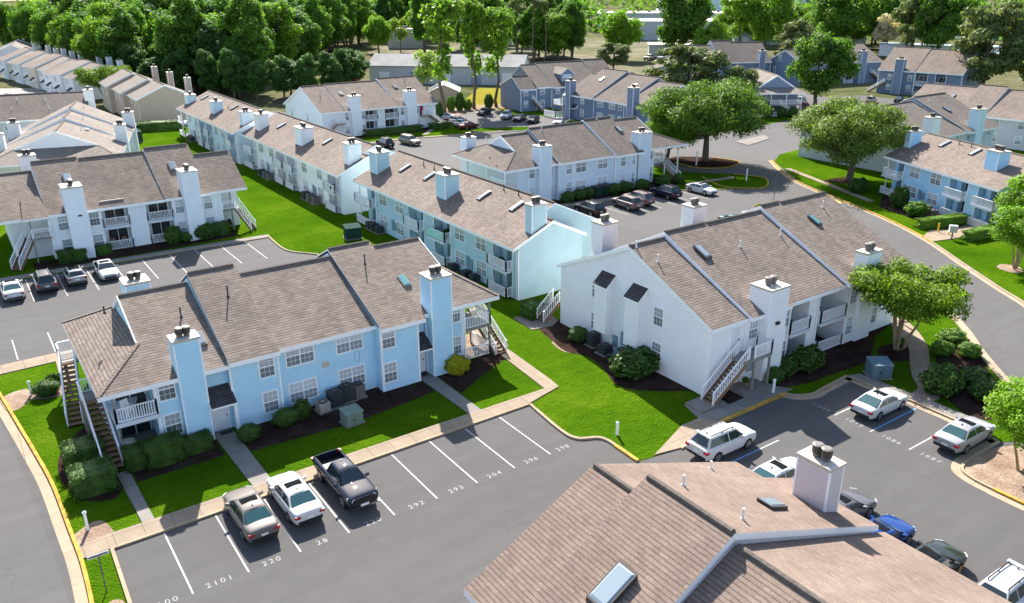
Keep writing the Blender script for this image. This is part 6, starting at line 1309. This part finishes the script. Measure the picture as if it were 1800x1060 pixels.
def whitepost(x, y, h, label, w=.07):
    o = thing('marker_post', label, 'post', (x, y, .02)); m = MB(); m.box(-w, w, -w, w, 0, h); m.build('shaft', M['white'], o)
    m = MB(); m.prism([(-w-.03, -w-.03, h), (w+.03, -w-.03, h), (w+.03, w+.03, h), (-w-.03, w+.03, h)], [(-.01, -.01, h+.1), (.01, -.01, h+.1), (.01, .01, h+.1), (-.01, .01, h+.1)]); m.build('cap', M['white'], o)
whitepost(32.22, 34.3, .98, 'short white marker post on the bright lawn corner'); whitepost(2.0, 43.4, 1.15, 'white marker post on the gravel by the left road'); whitepost(45.35, 32.2, 1.1, 'white marker post at the right end of the yellow kerb')
whitepost(97.2, 78.3, 1.8, 'white marker post on the small lawn island by the ice-blue house'); whitepost(1.35, 62.9, 1.1, 'white marker post near the low rounded shrub'); whitepost(99.5, 90.5, 2.2, 'pale post beside the great oak trunk')
o = thing('street_sign', 'small street sign on a thin pole by the lower left kerb', 'sign', (1.9, 37.6, .02)); m = MB(); m.tube([(0, 0, 0), (0, 0, 2.1)], [.035, .035], 8); m.build('pole', M['flue2'], o)
m = MB(); m.box(-.48, .48, -.015, .015, 2.08, 2.27); m.build('plate', M['plateface'], o); m = MB()
for k in range(9): m.box(-.4+k*.09, -.34+k*.09, -.022, -.015, 2.13, 2.22)
m.build('lettering', M['handle'], o)
for x, y, l in ((94.4, 47.3, 'left of two'), (94.2, 45.9, 'right of two')):
    o = thing('bollard', 'yellow bollard, %s on the concrete before the sky blue house' % l, 'bollard', (x, y, .1)); m = MB(); m.tube([(0, 0, 0), (0, 0, 1.05), (0, 0, 1.1)], [.09, .09, .04], 12); m.build('shaft', M['yellowpost'], o)
o = thing('mailbox', 'grey cluster mailbox on the concrete beside the yellow bollards', 'mailbox', (92.9, 44.85, .1), -.9); m = MB(); m.box(-.08, .08, -.08, .08, 0, .8); m.build('stand', M['flue2'], o)
m = MB(); m.box(-.42, .42, -.25, .25, .8, 1.6); m.build('case', M['trim_blue'], o)
m = MB()
for i in range(3):
    for j in range(4): m.box(-.38+i*.26, -.14+i*.26, -.262, -.25, .84+j*.185, 1.0+j*.185)
m.build('doors', M['cap'], o)
for x in (73.4, 75.0):
    o = thing('bin', 'dark green bin %s before the ice-blue house' % ('left of its pair' if x < 74 else 'right of its pair'), 'bin', (x, 84.6, .03)); m = MB(); m.prism([(-.6, -.5, 0), (.6, -.5, 0), (.6, .5, 0), (-.6, .5, 0)], [(-.68, -.58, 1.25), (.68, -.58, 1.25), (.68, .58, 1.25), (-.68, .58, 1.25)]); m.build('case', M['util_dark'], o); m = MB(); m.box(-.72, .72, -.62, .62, 1.25, 1.33); m.build('lid', M['acfan'], o)
o = thing('flag_pole', 'thin tall pole beyond the ridge of the white gable house', 'pole', (84.5, 63.5, .02)); m = MB(); m.tube([(0, 0, 0), (0, 0, 5.4)], [.045, .03], 6); m.build('shaft', M['flue2'], o)
def chair(x, y, z, rz, label, mat='white'):
    o = thing('patio_chair', label, 'chair', (x, y, z), rz); m = MB(); m.box(-.26, .26, -.26, .26, .4, .46); m.build('seat', M[mat], o)
    m = MB(); m.prism([(-.26, .24, .46), (.26, .24, .46), (.26, .28, .46), (-.26, .28, .46)], [(-.26, .34, .98), (.26, .34, .98), (.26, .38, .98), (-.26, .38, .98)]); m.build('backrest', M[mat], o)
    for a in (-.23, .23):
        for c in (-.23, .23): m = MB(); m.box(a-.025, a+.025, c-.025, c+.025, 0, .4); m.build('leg', M[mat], o)
        m = MB(); m.box(a-.03, a+.03, -.24, .28, .62, .66); m.build('armrest', M[mat], o)
chair(5.9, 50.3, 2.73, .4, 'white chair on the upper left balcony of the blue house'); chair(6.7, 50.4, 2.73, -.4, 'dark chair on the upper left balcony of the blue house', 'black'); chair(5.8, 50.2, .1, .2, 'dark chair under the lower left balcony of the blue house', 'black')
chair(18.2, 97.7, 2.73, .1, 'dark chair left on the upper right balcony of the lavender-white house', 'black'); chair(19.1, 97.7, 2.73, -.1, 'dark chair right on the upper right balcony of the lavender-white house', 'black'); chair(13.4, 97.7, .1, .2, 'brown chair left on the lower patio of the lavender-white house', 'wood'); chair(14.5, 97.7, .1, -.2, 'brown chair right on the lower patio of the lavender-white house', 'wood')
chair(26.6, 98, .1, .3, 'dark chair under the stair of the lavender-white house', 'black'); chair(61.0, 91.5, .1, 1.2, 'white chair at the hipped end of the ice-blue house'); chair(54.6, 35.7, 2.73, .3, 'dark chair on the right upper balcony of the white gable house', 'black'); chair(55.4, 35.6, .1, .3, 'dark chair on the right lower patio of the white gable house', 'black')
def pot(x, y, z, label, leaf='shrub', s=.4):
    o = thing('potted_plant', label, 'potted plant', (x, y, z)); m = MB(); m.tube([(0, 0, 0), (0, 0, .3)], [.14, .2], 10); m.build('pot', M['wood'], o); c = child('plant', SH['wildlt' if leaf == 'shrub_lt' else 'wild'], o, (0, 0, .3+s*.7)); c.scale = (s, s, s*.9)
pot(40.6, 72.6, 2.73, 'dark plant on the green-screened balcony of the turquoise house'); pot(41.4, 71.5, 2.73, 'second dark plant on the same green-screened balcony of the turquoise house'); pot(40.8, 60.5, 2.73, 'plant on the nearest upper balcony of the turquoise house'); pot(50.4, 35.3, 2.73, 'plant on the left upper balcony of the white gable house'); pot(44.3, 33.9, .25, 'small pot by the lower door of the white gable house', 'shrub_lt', .25); pot(39.9, 97.6, 2.73, 'plant on the nearest upper balcony of the white balcony house')
m = MB(); m.box(5.2, 5.9, 49.75, 50.5, .1, 1.0); m.prism([(5.15, 49.7, 1.0), (5.95, 49.7, 1.0), (5.95, 50.55, 1.0), (5.15, 50.55, 1.0)], [(5.35, 49.9, 1.15), (5.75, 49.9, 1.15), (5.75, 50.35, 1.15), (5.35, 50.35, 1.15)]); tag(m.build('covered_grill', M['cap']), 'pale cloth-covered grill on the lower left porch of the blue house', 'grill')
m = MB(); m.box(-.02, .02, -1.55, 1.55, .1, .95); o = m.build('privacy_screen', flat('pale_green_screen', (.36, .62, .52), .7, .2, var=.06)); o.location = (40.22, 71.85, 2.72); tag(o, 'pale green screen cloth on the middle balcony railing of the turquoise house', 'screen')
